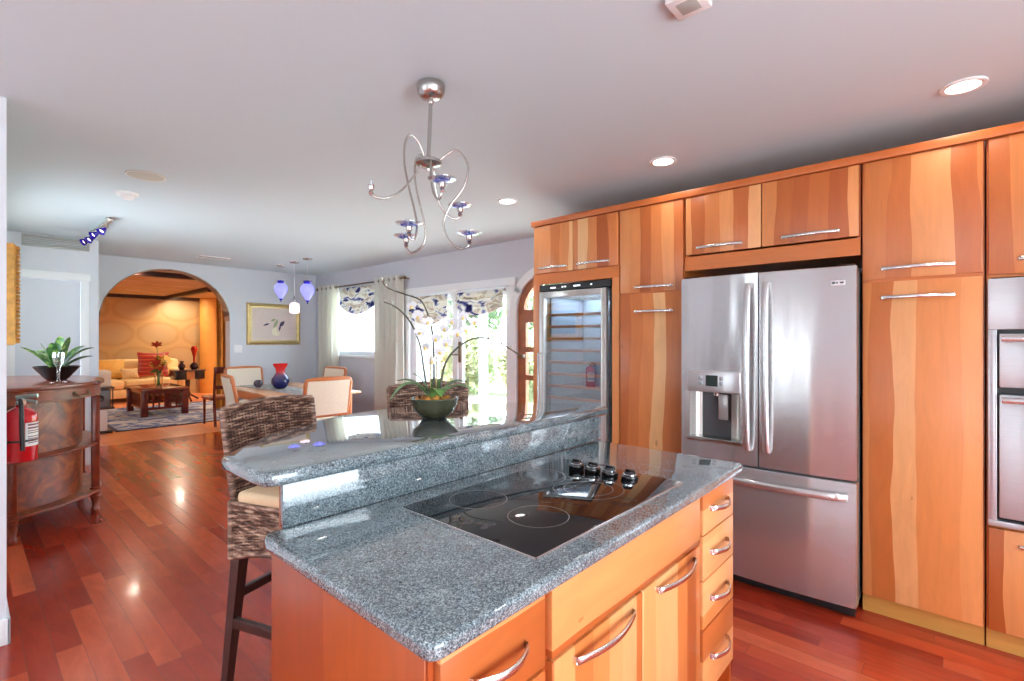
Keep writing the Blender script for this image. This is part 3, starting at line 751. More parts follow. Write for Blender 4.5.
def rpoly(P, rad, n=6):
    """round the corners of a polygon; rad = one radius or a list"""
    out = []; N = len(P); rad = rad if isinstance(rad, list) else [rad]*N
    for i in range(N):
        p = Vector(P[i]); a = Vector(P[i-1]) - p; b = Vector(P[(i+1) % N]) - p; r = rad[i]
        if r <= 0: out.append(tuple(p)); continue
        r = min(r, a.length*.45, b.length*.45); q0 = p + a.normalized()*r; q1 = p + b.normalized()*r
        for k in range(n+1):
            s = k/n; out.append(tuple(q0*(1-s)**2 + p*2*s*(1-s) + q1*s*s))
    return out
bm = BM(); prism(bm, rpoly([(.506, .630), (2.105, .636), (2.105, 1.330), (.508, 1.330)], [.032, .03, .02, .05]), .877, .914, bev=.012, seg=4)
tag(mk('countertop', bm, GRANITE, None), 'lower blue-grey granite worktop with rounded edge around the cooktop', 'countertop')
bm = BM(); box(bm, .563, 1.312, .9145, 2.10, 1.330, 1.029, .002)
tag(mk('backsplash', bm, GRANITE, None), 'upright granite splash strip between worktop and raised bar', 'backsplash')
arc = smooth_pts([(.508, 1.60, 0), (.61, 1.712, 0), (.80, 1.885, 0), (1.02, 2.01, 0), (1.27, 2.09, 0), (1.50, 2.075, 0), (1.72, 2.00, 0), (1.90, 1.885, 0), (2.06, 1.72, 0), (2.165, 1.54, 0), (2.20, 1.36, 0)], 5)
poly = rpoly([(2.195, 1.262), (.512, 1.262)], [.0, .0]) + []
P = [(2.195, 1.320), (2.17, 1.302), (.560, 1.296), (.530, 1.300), (.512, 1.316), (.505, 1.345), (.500, 1.57)] + [(p.x, p.y) for p in arc]
bm = BM(); prism(bm, P, 1.030, 1.070, bev=.013, seg=4)
tag(mk('bar_counter', bm, GRANITE, None), 'raised granite bar top with curved outer edge holding the orchid', 'bar counter')

# ---------------------------------------------------------------- cooktop
t = thing('cooktop', 'black glass electric cooktop with four knobs set in the granite', 'cooktop', (1.26, .955, .9145))
bm = BM(); box(bm, .862, .703, .9146, 1.657, 1.208, .9215, .003); gl = mk('glass_top', bm, BLACK, t)
B('edge_trim', STEEL, t, (.859, .700, .9145, 1.659, .7035, .920), (.8585, .700, .9145, .8625, 1.210, .920))
RING = plain('burner_print', (.10, .10, .105), .3)
def ring(bm, cx, cy, r, w=.0014, z=.9217):
    n = 56; a = [bm.verts.new((cx+math.cos(2*PI*k/n)*(r-w), cy+math.sin(2*PI*k/n)*(r-w), z)) for k in range(n)]
    b = [bm.verts.new((cx+math.cos(2*PI*k/n)*(r+w), cy+math.sin(2*PI*k/n)*(r+w), z)) for k in range(n)]
    for k in range(n): bm.faces.new((a[k], b[k], b[(k+1) % n], a[(k+1) % n]))
for cx, cy, rr in ((1.058, 1.09, (.088,)), (1.068, .862, (.085,)), (1.375, .900, (.080, .115)), (1.40, 1.11, (.078,))):
    bm = BM()
    for r in rr: ring(bm, cx, cy, r)
    mk('burner_ring', bm, RING, t, smooth=0)
for yy in (1.085, 1.012, .938, .858):
    k = L('knob', BLACK, t, [(.029, 0), (.030, .004), (.029, .008), (.021, .010), (.0195, .021), (.017, .024), (0, .025)], (1.577, yy, .9215), 24)
    bm = BM(); lathe(bm, [(.0215, .0098), (.0224, .0105), (.0224, .0155), (.0205, .0165)], (1.577, yy, .9215), 24); mk('chrome_band', bm, CHROME, k)
    B('grip', BLACK, k, (1.573, yy-.018, .9435, 1.581, yy+.018, .952), bev=.003)

# ---------------------------------------------------------------- recessed lights
CAN = plain('downlight_trim', lin(240, 240, 240), .4)
def downlight(x, y, label, power, group='recessed ceiling lights'):
    t = thing('recessed_light', label, 'ceiling light', (x, y, CEIL-.012), 0, group)
    bm = BM(); lathe(bm, [(.062, .012), (.060, .005), (.074, .002), (.082, .005), (.082, .0119)], (x, y, CEIL-.012), 40); mk('trim_ring', bm, CAN, t)
    L('lens', LAMPG, t, [(0, .008), (.050, .0065), (.0625, .009), (.0625, .0115), (0, .0115)], (x, y, CEIL-.012), 36)
    la = bpy.data.lights.new('downlight', 'AREA'); la.shape = 'DISK'; la.size = .12; la.energy = power; la.color = (1, .96, .90); la.spread = math.radians(130)
    lo = bpy.data.objects.new('downlight', la); COL.objects.link(lo); lo.parent = t; lo.location = (0, 0, -.006)
    return t
DL = .7
downlight(2.955, -.02, 'recessed ceiling light nearest the wall ovens, largest in view', DL)
downlight(2.945, 1.372, 'recessed ceiling light above the refrigerator, between two others', DL)
downlight(2.950, 2.703, 'recessed ceiling light beyond the wine cooler, smallest of the row', DL)
for x, y in ((-.8, -1.0), (.9, -1.3), (2.6, -1.4), (-.9, 1.4)):  # extra lamps added behind the camera to light the kitchen
    downlight(x, y, 'unseen ceiling light added behind the viewer', 12)

# ---------------------------------------------------------------- wicker bar stools
WICK = NT('dark_wicker'); o_ = WICK.obj()
WICK.col(WICK.ramp(WICK.noise(WICK.vec(WICK.math('MULTIPLY', o_[1], 16.), WICK.math('MULTIPLY', o_[2], 16.), WICK.math('MULTIPLY', o_[3], 82.)), 1., 2.), [(.32, lin(66, 40, 33)), (.5, lin(126, 94, 78)), (.66, lin(196, 166, 144))]))
WICK.rough(.5); WICK = WICK.m
def weave(bm, surf, width_m, height_m, row=.0122, stake=.034, amp=.0034, r=.0056):
    """woven strands over the surface surf(u, v) -> (point, normal); u along the strands"""
    rows = max(2, int(height_m/row)); st = max(3, int(round(width_m/stake))); per = 6
    for j in range(rows+1):
        v = min(1., max(0., (j+.0)/rows)); pts = []
        for i in range(st*per+1):
            u = i/(st*per); p, nn = surf(u, v)
            pts.append(p + nn*amp*math.cos(PI*u*st + PI*(j % 2)))
        tube(bm, pts, r, 5)
    for i in range(st+1):
        pts = [surf(i/st, k/8)[0] for k in range(9)]
        tube(bm, pts, .0045, 5)
def make_stool():
    t = thing('bar_stool', 'dark woven wicker bar stool with cream cushion at the near end of the bar', 'bar stool', (0, 0, 0), 0, 'wicker bar stools')
    W, D = .47, .44; ZS = .52; ZT_ = .745
    # woven back, slightly reclined and dished
    def sb(u, v):
        x = (u-.5)*W*(1+.04*v); z = .765 + v*(.355 + .018*math.sin(PI*u)); y = D/2 - .012 + .055*v + .018*math.sin(PI*u)
        return V(x, y, z), V(0, 1, -.1)
    bm = BM(); weave(bm, sb, W, .36)
    e = [sb(u/16, 1)[0] for u in range(17)]
    tube(bm, e, .013, 8); tube(bm, [sb(0, v/8)[0] for v in range(9)], .013, 8); tube(bm, [sb(1, v/8)[0] for v in range(9)], .013, 8)
    mk('backrest', bm, WICK, t, True, 60)
    bm = BM(); grid(bm, lambda u, v: sb(u*.97+.015, v*.98)[0], 12, 4, .0015); mk('back_core', bm, plain('wicker_core', lin(46, 28, 24), .7), t, True, 60)
    # woven apron all round the seat, lower edge arched between the legs
    bm = BM()
    cs = [V(-W/2, D/2, 0), V(-W/2, -D/2, 0), V(W/2, -D/2, 0), V(W/2, D/2, 0)]
    for k in range(4):
        a, b = cs[k], cs[(k+1) % 4]; nn = V((a+b).x, (a+b).y, 0).normalized()
        def sa(u, v, a=a, b=b, nn=nn):
            zl = ZS + .045*math.sin(PI*u); z = zl + (ZT_-zl)*v; p = a.lerp(b, u); return V(p.x, p.y, z), nn
        weave(bm, sa, (b-a).length, .215)
        tube(bm, [sa(u/12, 0)[0] for u in range(13)], .011, 6); tube(bm, [sa(u/12, 1)[0] for u in range(13)], .012, 6)
        tube(bm, [V(a.x, a.y, ZS), V(a.x, a.y, ZT_+.01)], .013, 8)
    mk('seat_apron', bm, WICK, t, True, 60)
    bm = BM()
    for k in range(4):
        a, b = cs[k]*.985, cs[(k+1) % 4]*.985
        def sc_(u, v, a=a, b=b):
            p = a.lerp(b, u); zl = ZS+.01+.045*math.sin(PI*u); return V(p.x, p.y, zl+(ZT_-zl)*v)
        grid(bm, sc_, 10, 2, .0015)
    mk('apron_core', bm, plain('wicker_core_apron', lin(46, 28, 24), .7), t, True, 60)
    bm = BM(); box(bm, -W/2-.004, -D/2-.006, ZT_+.002, W/2+.004, D/2-.03, ZT_+.052, .02, 4)
    mk('cushion', bm, plain('stool_cushion', lin(226, 200, 162), .85, noise=.03, nscale=40), t, True, 60)
    for sx in (-1, 1):
        for sy in (-1, 1):
            bm = BM(); x0, y0, x1, y1 = sx*(W/2-.025), sy*(D/2-.025), sx*(W/2+.012), sy*(D/2+.012)
            a = [bm.verts.new((x0+p*.024, y0+q*.024, ZS+.06)) for p, q in ((-1,-1),(1,-1),(1,1),(-1,1))]
            b = [bm.verts.new((x1+p*.016, y1+q*.016, .0)) for p, q in ((-1,-1),(1,-1),(1,1),(-1,1))]
            bm.faces.new(a); bm.faces.new(b[::-1])
            for k in range(4): bm.faces.new((b[k], b[(k+1) % 4], a[(k+1) % 4], a[k]))
            lg = mk('leg', bm, DARKW, t, True, 30)
            L('bolt', NICKEL, lg, [(0, 0), (.009, 0), (.009, .002), (.006, .0045), (0, .005)], (x0+sx*.0, y0, ZS-.03), 12, True, axis_along((sx*.0+ (-1 if sx < 0 else 1), 0, 0))) if sy > 0 else None
    xs, ys = W/2+.0, D/2+.0
    for s in (-1, 1): B('stretcher', DARKW, t, (s*xs-.012, -ys, .245, s*xs+.012, ys, .285), local=True, bev=.003)
    B('stretcher', DARKW, t, (-xs, ys-.012, .345, xs, ys+.012, .38), local=True, bev=.003); B('foot_rail', DARKW, t, (-xs, -ys-.014, .17, xs, -ys+.014, .21), local=True, bev=.003)
    return t
st = make_stool(); st.location = (1.030, 2.068, 0); st.rotation_euler = (0, 0, math.radians(20))
dup(st, (1.825, 2.190, 0), math.radians(-24), 'dark woven wicker bar stool behind the potted orchid')

# ---------------------------------------------------------------- potted orchid on the bar
def W2(u, v, zd):
    """world point at view depth zd"""
    lat = (u-512)/F_PX*zd; c, s = math.cos(TH), math.sin(TH)
    return V(c*zd + s*lat, s*zd - c*lat, CAMH + (339.5-v)/F_PX*zd)
PX, PY = 1.375, 1.69
t = thing('potted_orchid', 'white orchid with three arching stems in a round grey-green pot on the bar', 'plant', (PX, PY, 1.071))
POT = plain('celadon_glaze', lin(62, 62, 46), .22, noise=.35, nscale=22)
L('pot', POT, t, [(0, 0), (.050, 0), (.058, .006), (.084, .030), (.098, .058), (.100, .076), (.104, .080), (.104, .086), (.094, .087), (.090, .078), (.088, .070), (0, .066)], (PX, PY, 1.071), 40, smooth=50)
bm = BM(); rr = random.Random(3)
for k in range(60):
    a, q = rr.uniform(0, 2*PI), rr.uniform(0, .08)
    blob(bm, (PX+q*math.cos(a), PY+q*math.sin(a), 1.142+rr.uniform(0, .018)), (rr.uniform(.008, .016), rr.uniform(.006, .012), rr.uniform(.006, .012)), 7, 5)
mk('moss', bm, plain('orange_bark_moss', lin(190, 130, 56), .8, noise=.35, nscale=60), t)
LEAF = NT('orchid_leaf'); LEAF.col(LEAF.ramp(LEAF.noise(LEAF.obj()[0], 20.), [(.3, lin(64, 108, 50)), (.7, lin(112, 150, 80))])); LEAF.rough(.3, 0, .1); LEAF = LEAF.m
def strap(bm, base, tip, lift, width, n=10, droop=0., fold=.2):
    base, tip = Vector(base), Vector(tip); d = tip - base; h = V(d.x, d.y, 0); h = h.normalized() if h.length > 1e-4 else V(1, 0, 0); sd = V(-h.y, h.x, 0)
    def f(u, v):
        p = base.lerp(tip, u) + V(0, 0, lift*4*u*(1-u) - droop*u*u)
        w = width*(math.sin(PI*min(1, .12+u*.88))**.6)*(1 if u < .999 else .05)
        q = (v-.5)*2
        return p + sd*q*w*.5 + V(0, 0, abs(q)*fold*w*.5)
    grid(bm, f, n, 4, .0015)
for dx, dy, dz, lift, wd_ in ((-.16, .06, .0, .07, .06), (-.09, .11, .075, .03, .065), (-.05, -.10, .02, .04, .06), (.13, -.06, .05, .045, .06), (.08, -.13, .035, .04, .06), (.10, .10, .07, .03, .055), (-.07, .04, .11, .02, .05)):
    bm = BM(); strap(bm, (PX+dx*.1, PY+dy*.1, 1.15), (PX+dx*1.15, PY+dy*1.15, 1.155+dz), lift, wd_); mk('leaf', bm, LEAF, t, smooth=60)
STEM = plain('orchid_stem', lin(84, 80, 66), .5, noise=.2, nscale=30); STAKE = plain('bamboo_stake', lin(176, 150, 96), .6)
Z0 = 2.155
stems = [
    [(428, 398, 0), (424, 370, 0), (420, 345, .01), (412, 325, .02), (402, 312, .03), (392, 305, .04), (384, 302, .05)],
    [(440, 398, 0), (442, 378, 0), (446, 362, -.02), (456, 349, -.03), (470, 340, -.04), (486, 338, -.06), (505, 346, -.08), (524, 358, -.10)],
    [(434, 398, 0), (434, 360, .02), (432, 330, .03), (427, 312, .05), (420, 300, .07), (404, 294, .09), (388, 288, .12), (382, 281, .13)]]
stem_pts = []
for S in stems:
    pts = smooth_pts([W2(u, v, Z0+d) for u, v, d in S], 6); stem_pts.append(pts)
    T('stem', STEM, t, pts, [.0052 - .0026*i/len(pts) for i in range(len(pts))], 7)
T('stake', STAKE, t, [W2(436, 398, Z0+.01), W2(437, 340, Z0+.02)], .003, 6); T('stake', STAKE, t, [W2(430, 398, Z0-.01), W2(431, 352, Z0)], .003, 6)
PETAL = NT('white_petal'); PETAL.col(lin(222, 218, 224)); PETAL.rough(.5); PETAL.p.inputs['Subsurface Weight'].default_value = .15; PETAL.p.inputs['Subsurface Radius'].default_value = (.01, .01, .01); PETAL = PETAL.m
LIP = plain('orchid_lip', lin(226, 196, 120), .5)
def petal(bm, c, ax, up, ang, ln, wd_, cup):
    t_ = ax.normalized(); u = (up - t_*up.dot(t_)).normalized(); w = t_.cross(u); d = u*math.cos(ang) + w*math.sin(ang); s = t_.cross(d)
    def f(a, b):
        q = (b-.5)*2; ww = wd_*.5*math.sin(PI*min(1, .1+.9*a))**.55
        return c + d*ln*a + s*q*ww*(1 if a < .99 else .1) + t_*(cup*a*a + .15*ww*q*q)
    grid(bm, f, 5, 4, .0008)
def flower(c, ax, size):
    bm = BM(); up = V(0, 0, 1)
    for ang, l_, w_, cu in ((0, 1, .55, -.1), (2.3, .95, .5, -.1), (-2.3, .95, .5, -.1), (1.25, 1.0, .95, .06), (-1.25, 1.0, .95, .06)):
        petal(bm, c, ax, up, ang, size*l_, size*w_, size*cu)
    fo = mk('flower', bm, PETAL, t, smooth=60)
    bm = BM(); blob(bm, c + ax*.006 - up*.008, (.007, .007, .009), 8, 6); mk('lip', bm, LIP, fo)
rr = random.Random(11)
def look(jit): return (V(-.74, -.66, .1) + V(rr.uniform(-jit, jit), rr.uniform(-jit, jit), rr.uniform(-jit, jit)*.6)).normalized()
for u, v, d in ((428, 322, -.02), (420, 332, .0), (436, 338, -.04), (426, 347, .02), (440, 352, -.03), (432, 361, .0), (418, 316, .05), (447, 343, -.05), (458, 333, -.06), (452, 322, -.03), (466, 329, -.07), (474, 322, -.05), (463, 316, -.06), (444, 329, .02), (412, 306, .06)):
    flower(W2(u, v, Z0+d), look(.5), rr.uniform(.024, .031))
for pts, fr in ((stem_pts[0], (.85, .93, 1.)), (stem_pts[1], (.76, .84, .92, 1.)), (stem_pts[2], (.8, .9, 1.))):
    for f_ in fr:
        p = pts[int(f_*(len(pts)-1))]; bm = BM(); blob(bm, p + V(0, 0, .008), (.0055, .0055, .008), 8, 6); mk('bud', bm, plain('orchid_bud', lin(196, 190, 176), .5), t)

# ---------------------------------------------------------------- chandelier over the island
HX, HY, HZ = 1.368, 1.722, 2.185
t = thing('chandelier', 'brushed nickel scroll-arm chandelier with blue glass discs hanging over the bar', 'chandelier', (1.376, 1.715, CEIL))
L('canopy', NICKEL, t, [(0, -.068), (.030, -.067), (.044, -.060), (.056, -.045), (.062, -.022), (.062, -.006), (.058, 0)], (1.376, 1.715, CEIL-.001), 36, smooth=50)
T('stem', NICKEL, t, [(1.376, 1.715, CEIL-.06), (1.374, 1.717, 2.40), (HX, HY, HZ+.02)], .0085, 12)
bm = BM(); blob(bm, (1.376, 1.715, CEIL-.078), (.013, .013, .016), 12, 8); mk('swivel', bm, NICKEL, t)
L('hub', NICKEL, t, [(0, -.040), (.010, -.038), (.012, -.028), (.006, -.022), (.048, -.016), (.058, -.006), (.058, .006), (.045, .014), (.012, .020), (.012, .03), (0, .03)], (HX, HY, HZ), 32, smooth=40)
cF, cR = V(math.cos(TH), math.sin(TH), 0), V(math.sin(TH), -math.cos(TH), 0)
HUB = V(HX, HY, HZ)
def cpt(lat, dep, dz): return HUB + cR*lat + cF*dep + V(0, 0, dz)
DISC_P = NT('blue_glass_pattern'); ob = DISC_P.obj()[0]
DISC_P.col(DISC_P.ramp(DISC_P.voro(ob, 120.), [(.15, lin(28, 40, 150)), (.45, lin(70, 96, 206)), (.8, lin(190, 206, 240))])); DISC_P.rough(.1); DISC_P = DISC_P.m
DISC_R = glass('clear_glass_rim', (.90, .94, .98), .14, .6, .05)
WHITEC = glass('clear_bulb', (.92, .93, .95), .12, .6, .03)
def arm(end, ctrl, disc=True):
    pts = smooth_pts([cpt(*c) for c in ctrl] + [cpt(*end)], 8); a = T('arm', NICKEL, t, pts, .0048, 8)
    p = cpt(*end)
    L('socket', NICKEL, a, [(0, -.022), (.006, -.021), (.011, -.012), (.007, -.004), (.013, .004), (.013, .022), (.0, .022)], p, 16)
    L('bulb', WHITEC, a, [(.006, .022), (.008, .026), (.009, .036), (.006, .046), (0, .050)], p, 14)
    if disc:
        L('glass_disc', DISC_P, a, [(.012, .018), (.034, .023), (.0345, .0265), (.012, .0215)], p, 32)
        L('glass_rim', DISC_R, a, [(.0345, .0232), (.056, .030), (.0565, .033), (.0345, .0266)], p, 36)
arm((-.223, -.10, -.150), [(-.02, -.01, .0), (-.055, -.02, -.06), (-.11, -.05, -.14), (-.165, -.08, -.178), (-.21, -.10, -.176)], False)
arm((.093, -.235, -.180), [(.02, -.03, .0), (.022, -.07, -.02), (.03, -.12, -.10), (.05, -.17, -.185), (.08, -.22, -.222)])
arm((.127, .105, -.190), [(.02, .03, 0), (.018, .045, -.03), (.02, .055, -.08), (.038, .075, -.16), (.08, .095, -.215), (.118, .105, -.218)])
arm((.178, .0, -.339), [(.039, .0, .0), (.08, .0, .035), (.127, .0, .052), (.172, .0, -.015), (.155, .0, -.105), (.095, .0, -.19), (.066, .0, -.27), (.088, .0, -.340), (.135, .0, -.375), (.172, .0, -.368)])
arm((-.054, -.150, -.333), [(-.018, -.01, .03), (-.04, -.03, .08), (-.07, -.05, .10), (-.09, -.06, .06), (-.09, -.07, -.03), (-.07, -.08, -.13), (-.045, -.10, -.22), (-.028, -.12, -.30), (-.032, -.14, -.362), (-.050, -.15, -.362)])
arm((-.111, .060, -.340), [(-.018, .01, .02), (-.045, .02, .04), (-.065, .03, .0), (-.062, .03, -.09), (-.04, .035, -.19), (-.022, .04, -.28), (-.03, .045, -.350), (-.08, .055, -.385), (-.108, .06, -.368)])

# ---------------------------------------------------------------- things on the ceiling
def ceil_disc(name, label, cat, x, y, r, h, mat, inner=None):
    o = tag(L(name, mat, None, [(0, -h), (r*.8, -h), (r*.95, -h*.7), (r, -h*.2), (r, 0)], (x, y, CEIL-.0005), 36), label, cat); return o
SPK = plain('speaker_grille', lin(206, 206, 196), .7, noise=.06, nscale=300)
o = ceil_disc('ceiling_speaker', 'flat round ceiling speaker left of the chandelier', 'speaker', .842, 4.115, .115, .010, SPK)
bm = BM(); ring(bm, .842, 4.115, .108, .004, CEIL-.0085); mk('rim', bm, CAN, o)
o = ceil_disc('smoke_detector', 'small white smoke detector on the ceiling beyond the round speaker', 'smoke detector', .846, 4.72, .075, .022, CAN)
L('sensor', CAN, o, [(0, -.045), (.035, -.043), (.045, -.030), (.045, -.02)], (.852, 4.735, CEIL), 28)
v_ = thing('ceiling_vent', 'slim rectangular ceiling vent in front of the arch', 'vent', (2.29, 7.52, CEIL-.012))
B('vent_frame', CAN, v_, (2.10, 7.44, CEIL-.012, 2.48, 7.455, CEIL), (2.10, 7.585, CEIL-.012, 2.48, 7.60, CEIL), (2.10, 7.44, CEIL-.012, 2.115, 7.60, CEIL), (2.465, 7.44, CEIL-.012, 2.48, 7.60, CEIL))
B('louver', GR, v_, *[(2.115, 7.46+.021*k, CEIL-.010, 2.465, 7.472+.021*k, CEIL-.002) for k in range(6)])
v_ = thing('ceiling_box', 'small white box fixed to the ceiling, cut by the top edge of the photo', 'ceiling box', (1.60, .665, CEIL-.02))
B('housing', CAN, v_, (1.545, .60, CEIL-.022, 1.66, .715, CEIL), bev=.005); B('slot', GR, v_, (1.57, .625, CEIL-.024, 1.635, .69, CEIL-.018), bev=.002)
# track light with blue glass heads
t = thing('track_light', 'ceiling track light with small cobalt glass heads before the arch', 'track light', (.905, 6.15, CEIL))
B('track', steel_mat('track_nickel', (.6, .56, .5), .3, 'y'), t, (.885, 5.72, CEIL-.045, .925, 6.70, CEIL-.018), bev=.004)
for yy in (5.80, 6.60): B('mount', NICKEL, t, (.885, yy-.03, CEIL-.02, .925, yy+.03, CEIL), bev=.002)
COB = plain('cobalt_glass', lin(44, 28, 150), .1, coat=.5)
for yy, tilt in ((5.84, -.5), (6.14, -.75), (6.44, -.6), (6.66, -.8)):
    h = T('stalk', NICKEL, t, [(.905, yy, CEIL-.04), (.905, yy, CEIL-.08), (.905+tilt*.04, yy-.02, CEIL-.10)], .006, 8)
    ax = axis_along((tilt, -.25, -.55)); L('shade', COB, h, [(.014, .0), (.020, .014), (.031, .040), (.037, .060), (.034, .060), (.027, .038), (.014, .010)], (.905+tilt*.04, yy-.02, CEIL-.098), 24, axis=ax)
    la = bpy.data.lights.new('track_lamp', 'SPOT'); la.energy = 4; la.spot_size = 2.4; la.spot_blend = .8; la.shadow_soft_size = .03; la.color = (1, .86, .70)
    lo = bpy.data.objects.new('track_lamp', la); COL.objects.link(lo); lo.parent = t; lo.location = (tilt*.04+ax[2].x*.075, yy-.02-6.15+ax[2].y*.075, -.098+ax[2].z*.075); lo.rotation_euler = V(tilt, -.25, -.55).to_track_quat('-Z', 'Y').to_euler()
    L('lamp', glow('track_bulb', (1, .9, .8), 2.0), h, [(0, .012), (.014, .02), (.018, .044), (0, .052)], (.905+tilt*.04, yy-.02, CEIL-.098), 16, axis=ax)

# ---------------------------------------------------------------- pendants over the dining table
PGL = glow('cobalt_lit_glass', (.30, .30, 1.0), 1.0, lin(100, 100, 220)); PGT = plain('cobalt_glass_cap', lin(40, 34, 170), .12)
PGW = glow('blush_lit_glass', (1.0, .72, .80), 1.1, lin(236, 214, 218))
def pendant(x, y, zc, label, blue=True):
    t = thing('pendant_light', label, 'pendant light', (x, y, CEIL), 0, 'pendant lights over the dining table')
    L('canopy', NICKEL, t, [(0, -.022), (.05, -.020), (.062, -.010), (.064, 0)], (x, y, CEIL-.0005), 28)
    T('cord', plain('pendant_cord', (.7, .7, .7), .4), t, [(x, y, CEIL-.02), (x, y, zc+.17)], .0035, 8)
    if blue:
        g = L('shade', PGL, t, [(.012, -.115), (.022, -.105), (.045, -.065), (.078, -.015), (.092, .03), (.088, .07), (.064, .105), (.040, .118)], (x, y, zc), 32, smooth=60)
        L('cap', PGT, g, [(.040, .116), (.044, .125), (.058, .150), (.055, .158), (.03, .150), (.02, .165), (0, .17)], (x, y, zc), 28)
        L('finial', PGT, g, [(0, -.165), (.010, -.155), (.006, -.14), (.020, -.128), (.022, -.112), (.012, -.104)], (x, y, zc), 16)
    else:
        g = L('shade', PGW, t, [(.03, -.085), (.062, -.075), (.070, -.05), (.066, -.03), (.070, -.01), (.066, .012), (.068, .035), (.055, .06), (.025, .075)], (x, y, zc), 32, smooth=60)
        L('cap', NICKEL, g, [(.025, .073), (.022, .10), (.010, .16), (.004, .175)], (x, y, zc), 20)
    return t
pendant(3.212, 7.56, 2.135, 'blue glass pendant overlapping the top of the gold-framed picture')
pendant(3.218, 7.12, 1.87, 'small pinkish-white striped pendant hanging lowest between the two blue ones', False)
pendant(3.200, 6.68, 2.060, 'blue glass pendant nearest the window curtains')

# ---------------------------------------------------------------- dining set
def make_chair():
    t = thing('dining_chair', 'cherry dining chair seen from behind at the near end of the table', 'dining chair', (0, 0, 0), 0, 'cherry dining chairs')
    lean = lambda z: -.235 - .10*max(0, z-.45)/.5
    for s in (-1, 1):
        pts = [V(s*.235, -.275, 0), V(s*.24, -.245, .22), V(s*.245, lean(.45), .45), V(s*.255, lean(.7), .70), V(s*.262, lean(.93), .93)]
        bm = BM(); tube(bm, smooth_pts(pts, 5), [.017, .018, .019, .02, .021]+[.022]*16, 8); mk('back_post', bm, CHERRY, t, True, 50)
    top = smooth_pts([V(-.262, lean(.92), .90), V(-.252, lean(.95), .948), V(-.21, lean(.97), .968), V(0, lean(.975)-.012, .975), V(.21, lean(.97), .968), V(.252, lean(.95), .948), V(.262, lean(.92), .90)], 6)
    T('top_rail', CHERRY, t, top, .024, 8, local=True)
    T('lower_rail', CHERRY, t, [V(-.25, lean(.56), .56), V(.25, lean(.56), .56)], .020, 8, local=True)
    bm = BM(); grid(bm, lambda u, v: V((u-.5)*.485, lean(.57+.385*v) - .022 - .006*math.sin(PI*u), .57+.385*v), 10, 6, .044); mk('back_panel', bm, CREAM, t, True, 50)
    bm = BM(); box(bm, -.255, -.235, .405, .255, .255, .445, .006); mk('seat_rail', bm, CHERRY, t, True)
    bm = BM(); box(bm, -.25, -.225, .44, .25, .26, .492, .024, 4); mk('seat', bm, CREAM, t, True, 60)
    for s in (-1, 1): T('front_leg', CHERRY, t, [V(s*.23, .235, .41), V(s*.232, .238, 0)], [.024, .015], 8, local=True)
    return t
ch = make_chair(); ch.location = (2.74, 5.52, 0); ch.rotation_euler = (0, 0, math.radians(-2))
dup(ch, (2.93, 7.90, 0), PI, 'cherry dining chair at the far end of the table below the framed picture')
dup(ch, (2.46, 6.46, 0), -PI/2 - .12, 'cherry dining chair on the left side of the table nearest the arch')
dup(ch, (3.50, 7.05, 0), PI/2 + .1, 'cherry dining chair on the window side of the table')
t = thing('dining_table', 'light cherry dining table laid with a grey runner', 'dining table', (2.88, 6.65, 0))
TABW = boards('table_top_cherry', 'x', 'y', .12, .02, [(0, lin(212, 150, 106)), (1, lin(228, 172, 130))], .06, .2)
bm = BM(); prism(bm, rpoly([(2.44, 5.70), (3.46, 5.70), (3.46, 7.62), (2.44, 7.62)], .06), .722, .750, bev=.006, seg=2); mk('tabletop', bm, TABW, t)
B('apron', CHERRY, t, (2.48, 5.80, .63, 3.36, 5.83, .722), (2.48, 7.47, .63, 3.36, 7.50, .722), (2.48, 5.83, .63, 2.51, 7.47, .722), (3.33, 5.83, .63, 3.36, 7.47, .722))
for x in (2.50, 3.34):
    for y in (5.82, 7.48): T('leg', CHERRY, t, [(x, y, .72), (x, y, 0)], [.038, .024], 10)
RUN = NT('grey_runner_weave'); ob = RUN.obj(); RUN.col(RUN.ramp(RUN.noise(RUN.vec(RUN.math('MULTIPLY', ob[1], 30.), RUN.math('MULTIPLY', ob[2], 6.), 0.), 1., 3.), [(.35, lin(128, 124, 122)), (.65, lin(186, 178, 170))])); RUN.rough(.85)
bm = BM(); box(bm, 2.66, 5.67, .7505, 3.06, 7.60, .7535, .001)
tag(mk('table_runner', bm, RUN.m, None), 'grey patterned runner along the dining table', 'table runner')
VAS = NT('red_to_cobalt_glaze'); zz = VAS.obj()[3]; VAS.col(VAS.ramp(VAS.math('ADD', VAS.math('DIVIDE', zz, .34), VAS.math('MULTIPLY', VAS.math('SUBTRACT', VAS.noise(VAS.obj()[0], 30., 3.), .5), .18)), [(.35, lin(26, 28, 88)), (.55, lin(110, 90, 120)), (.68, lin(196, 40, 40)), (1., lin(206, 26, 30))])); VAS.rough(.1)
tag(L('vase', VAS.m, None, [(0, 0), (.055, .002), (.085, .03), (.112, .085), (.108, .13), (.078, .175), (.052, .215), (.058, .26), (.088, .315), (.094, .335), (.086, .333), (.05, .26), (.044, .215), (.06, .175), (0, .16)], (2.84, 6.70, .754), 36, smooth=60), 'red and cobalt blue glazed vase on the dining table runner', 'vase')
bm = BM(); o = tag(L('glass_bowl', plain('dark_swirl_glass', lin(70, 60, 70), .08, noise=.5, nscale=40), None, [(0, 0), (.03, .002), (.055, .03), (.06, .055), (.05, .085), (.03, .10), (.0, .102)], (2.72, 7.12, .7545), 28, smooth=60), 'small dark glass ornament on the runner left of the vase', 'ornament'); bm.free()

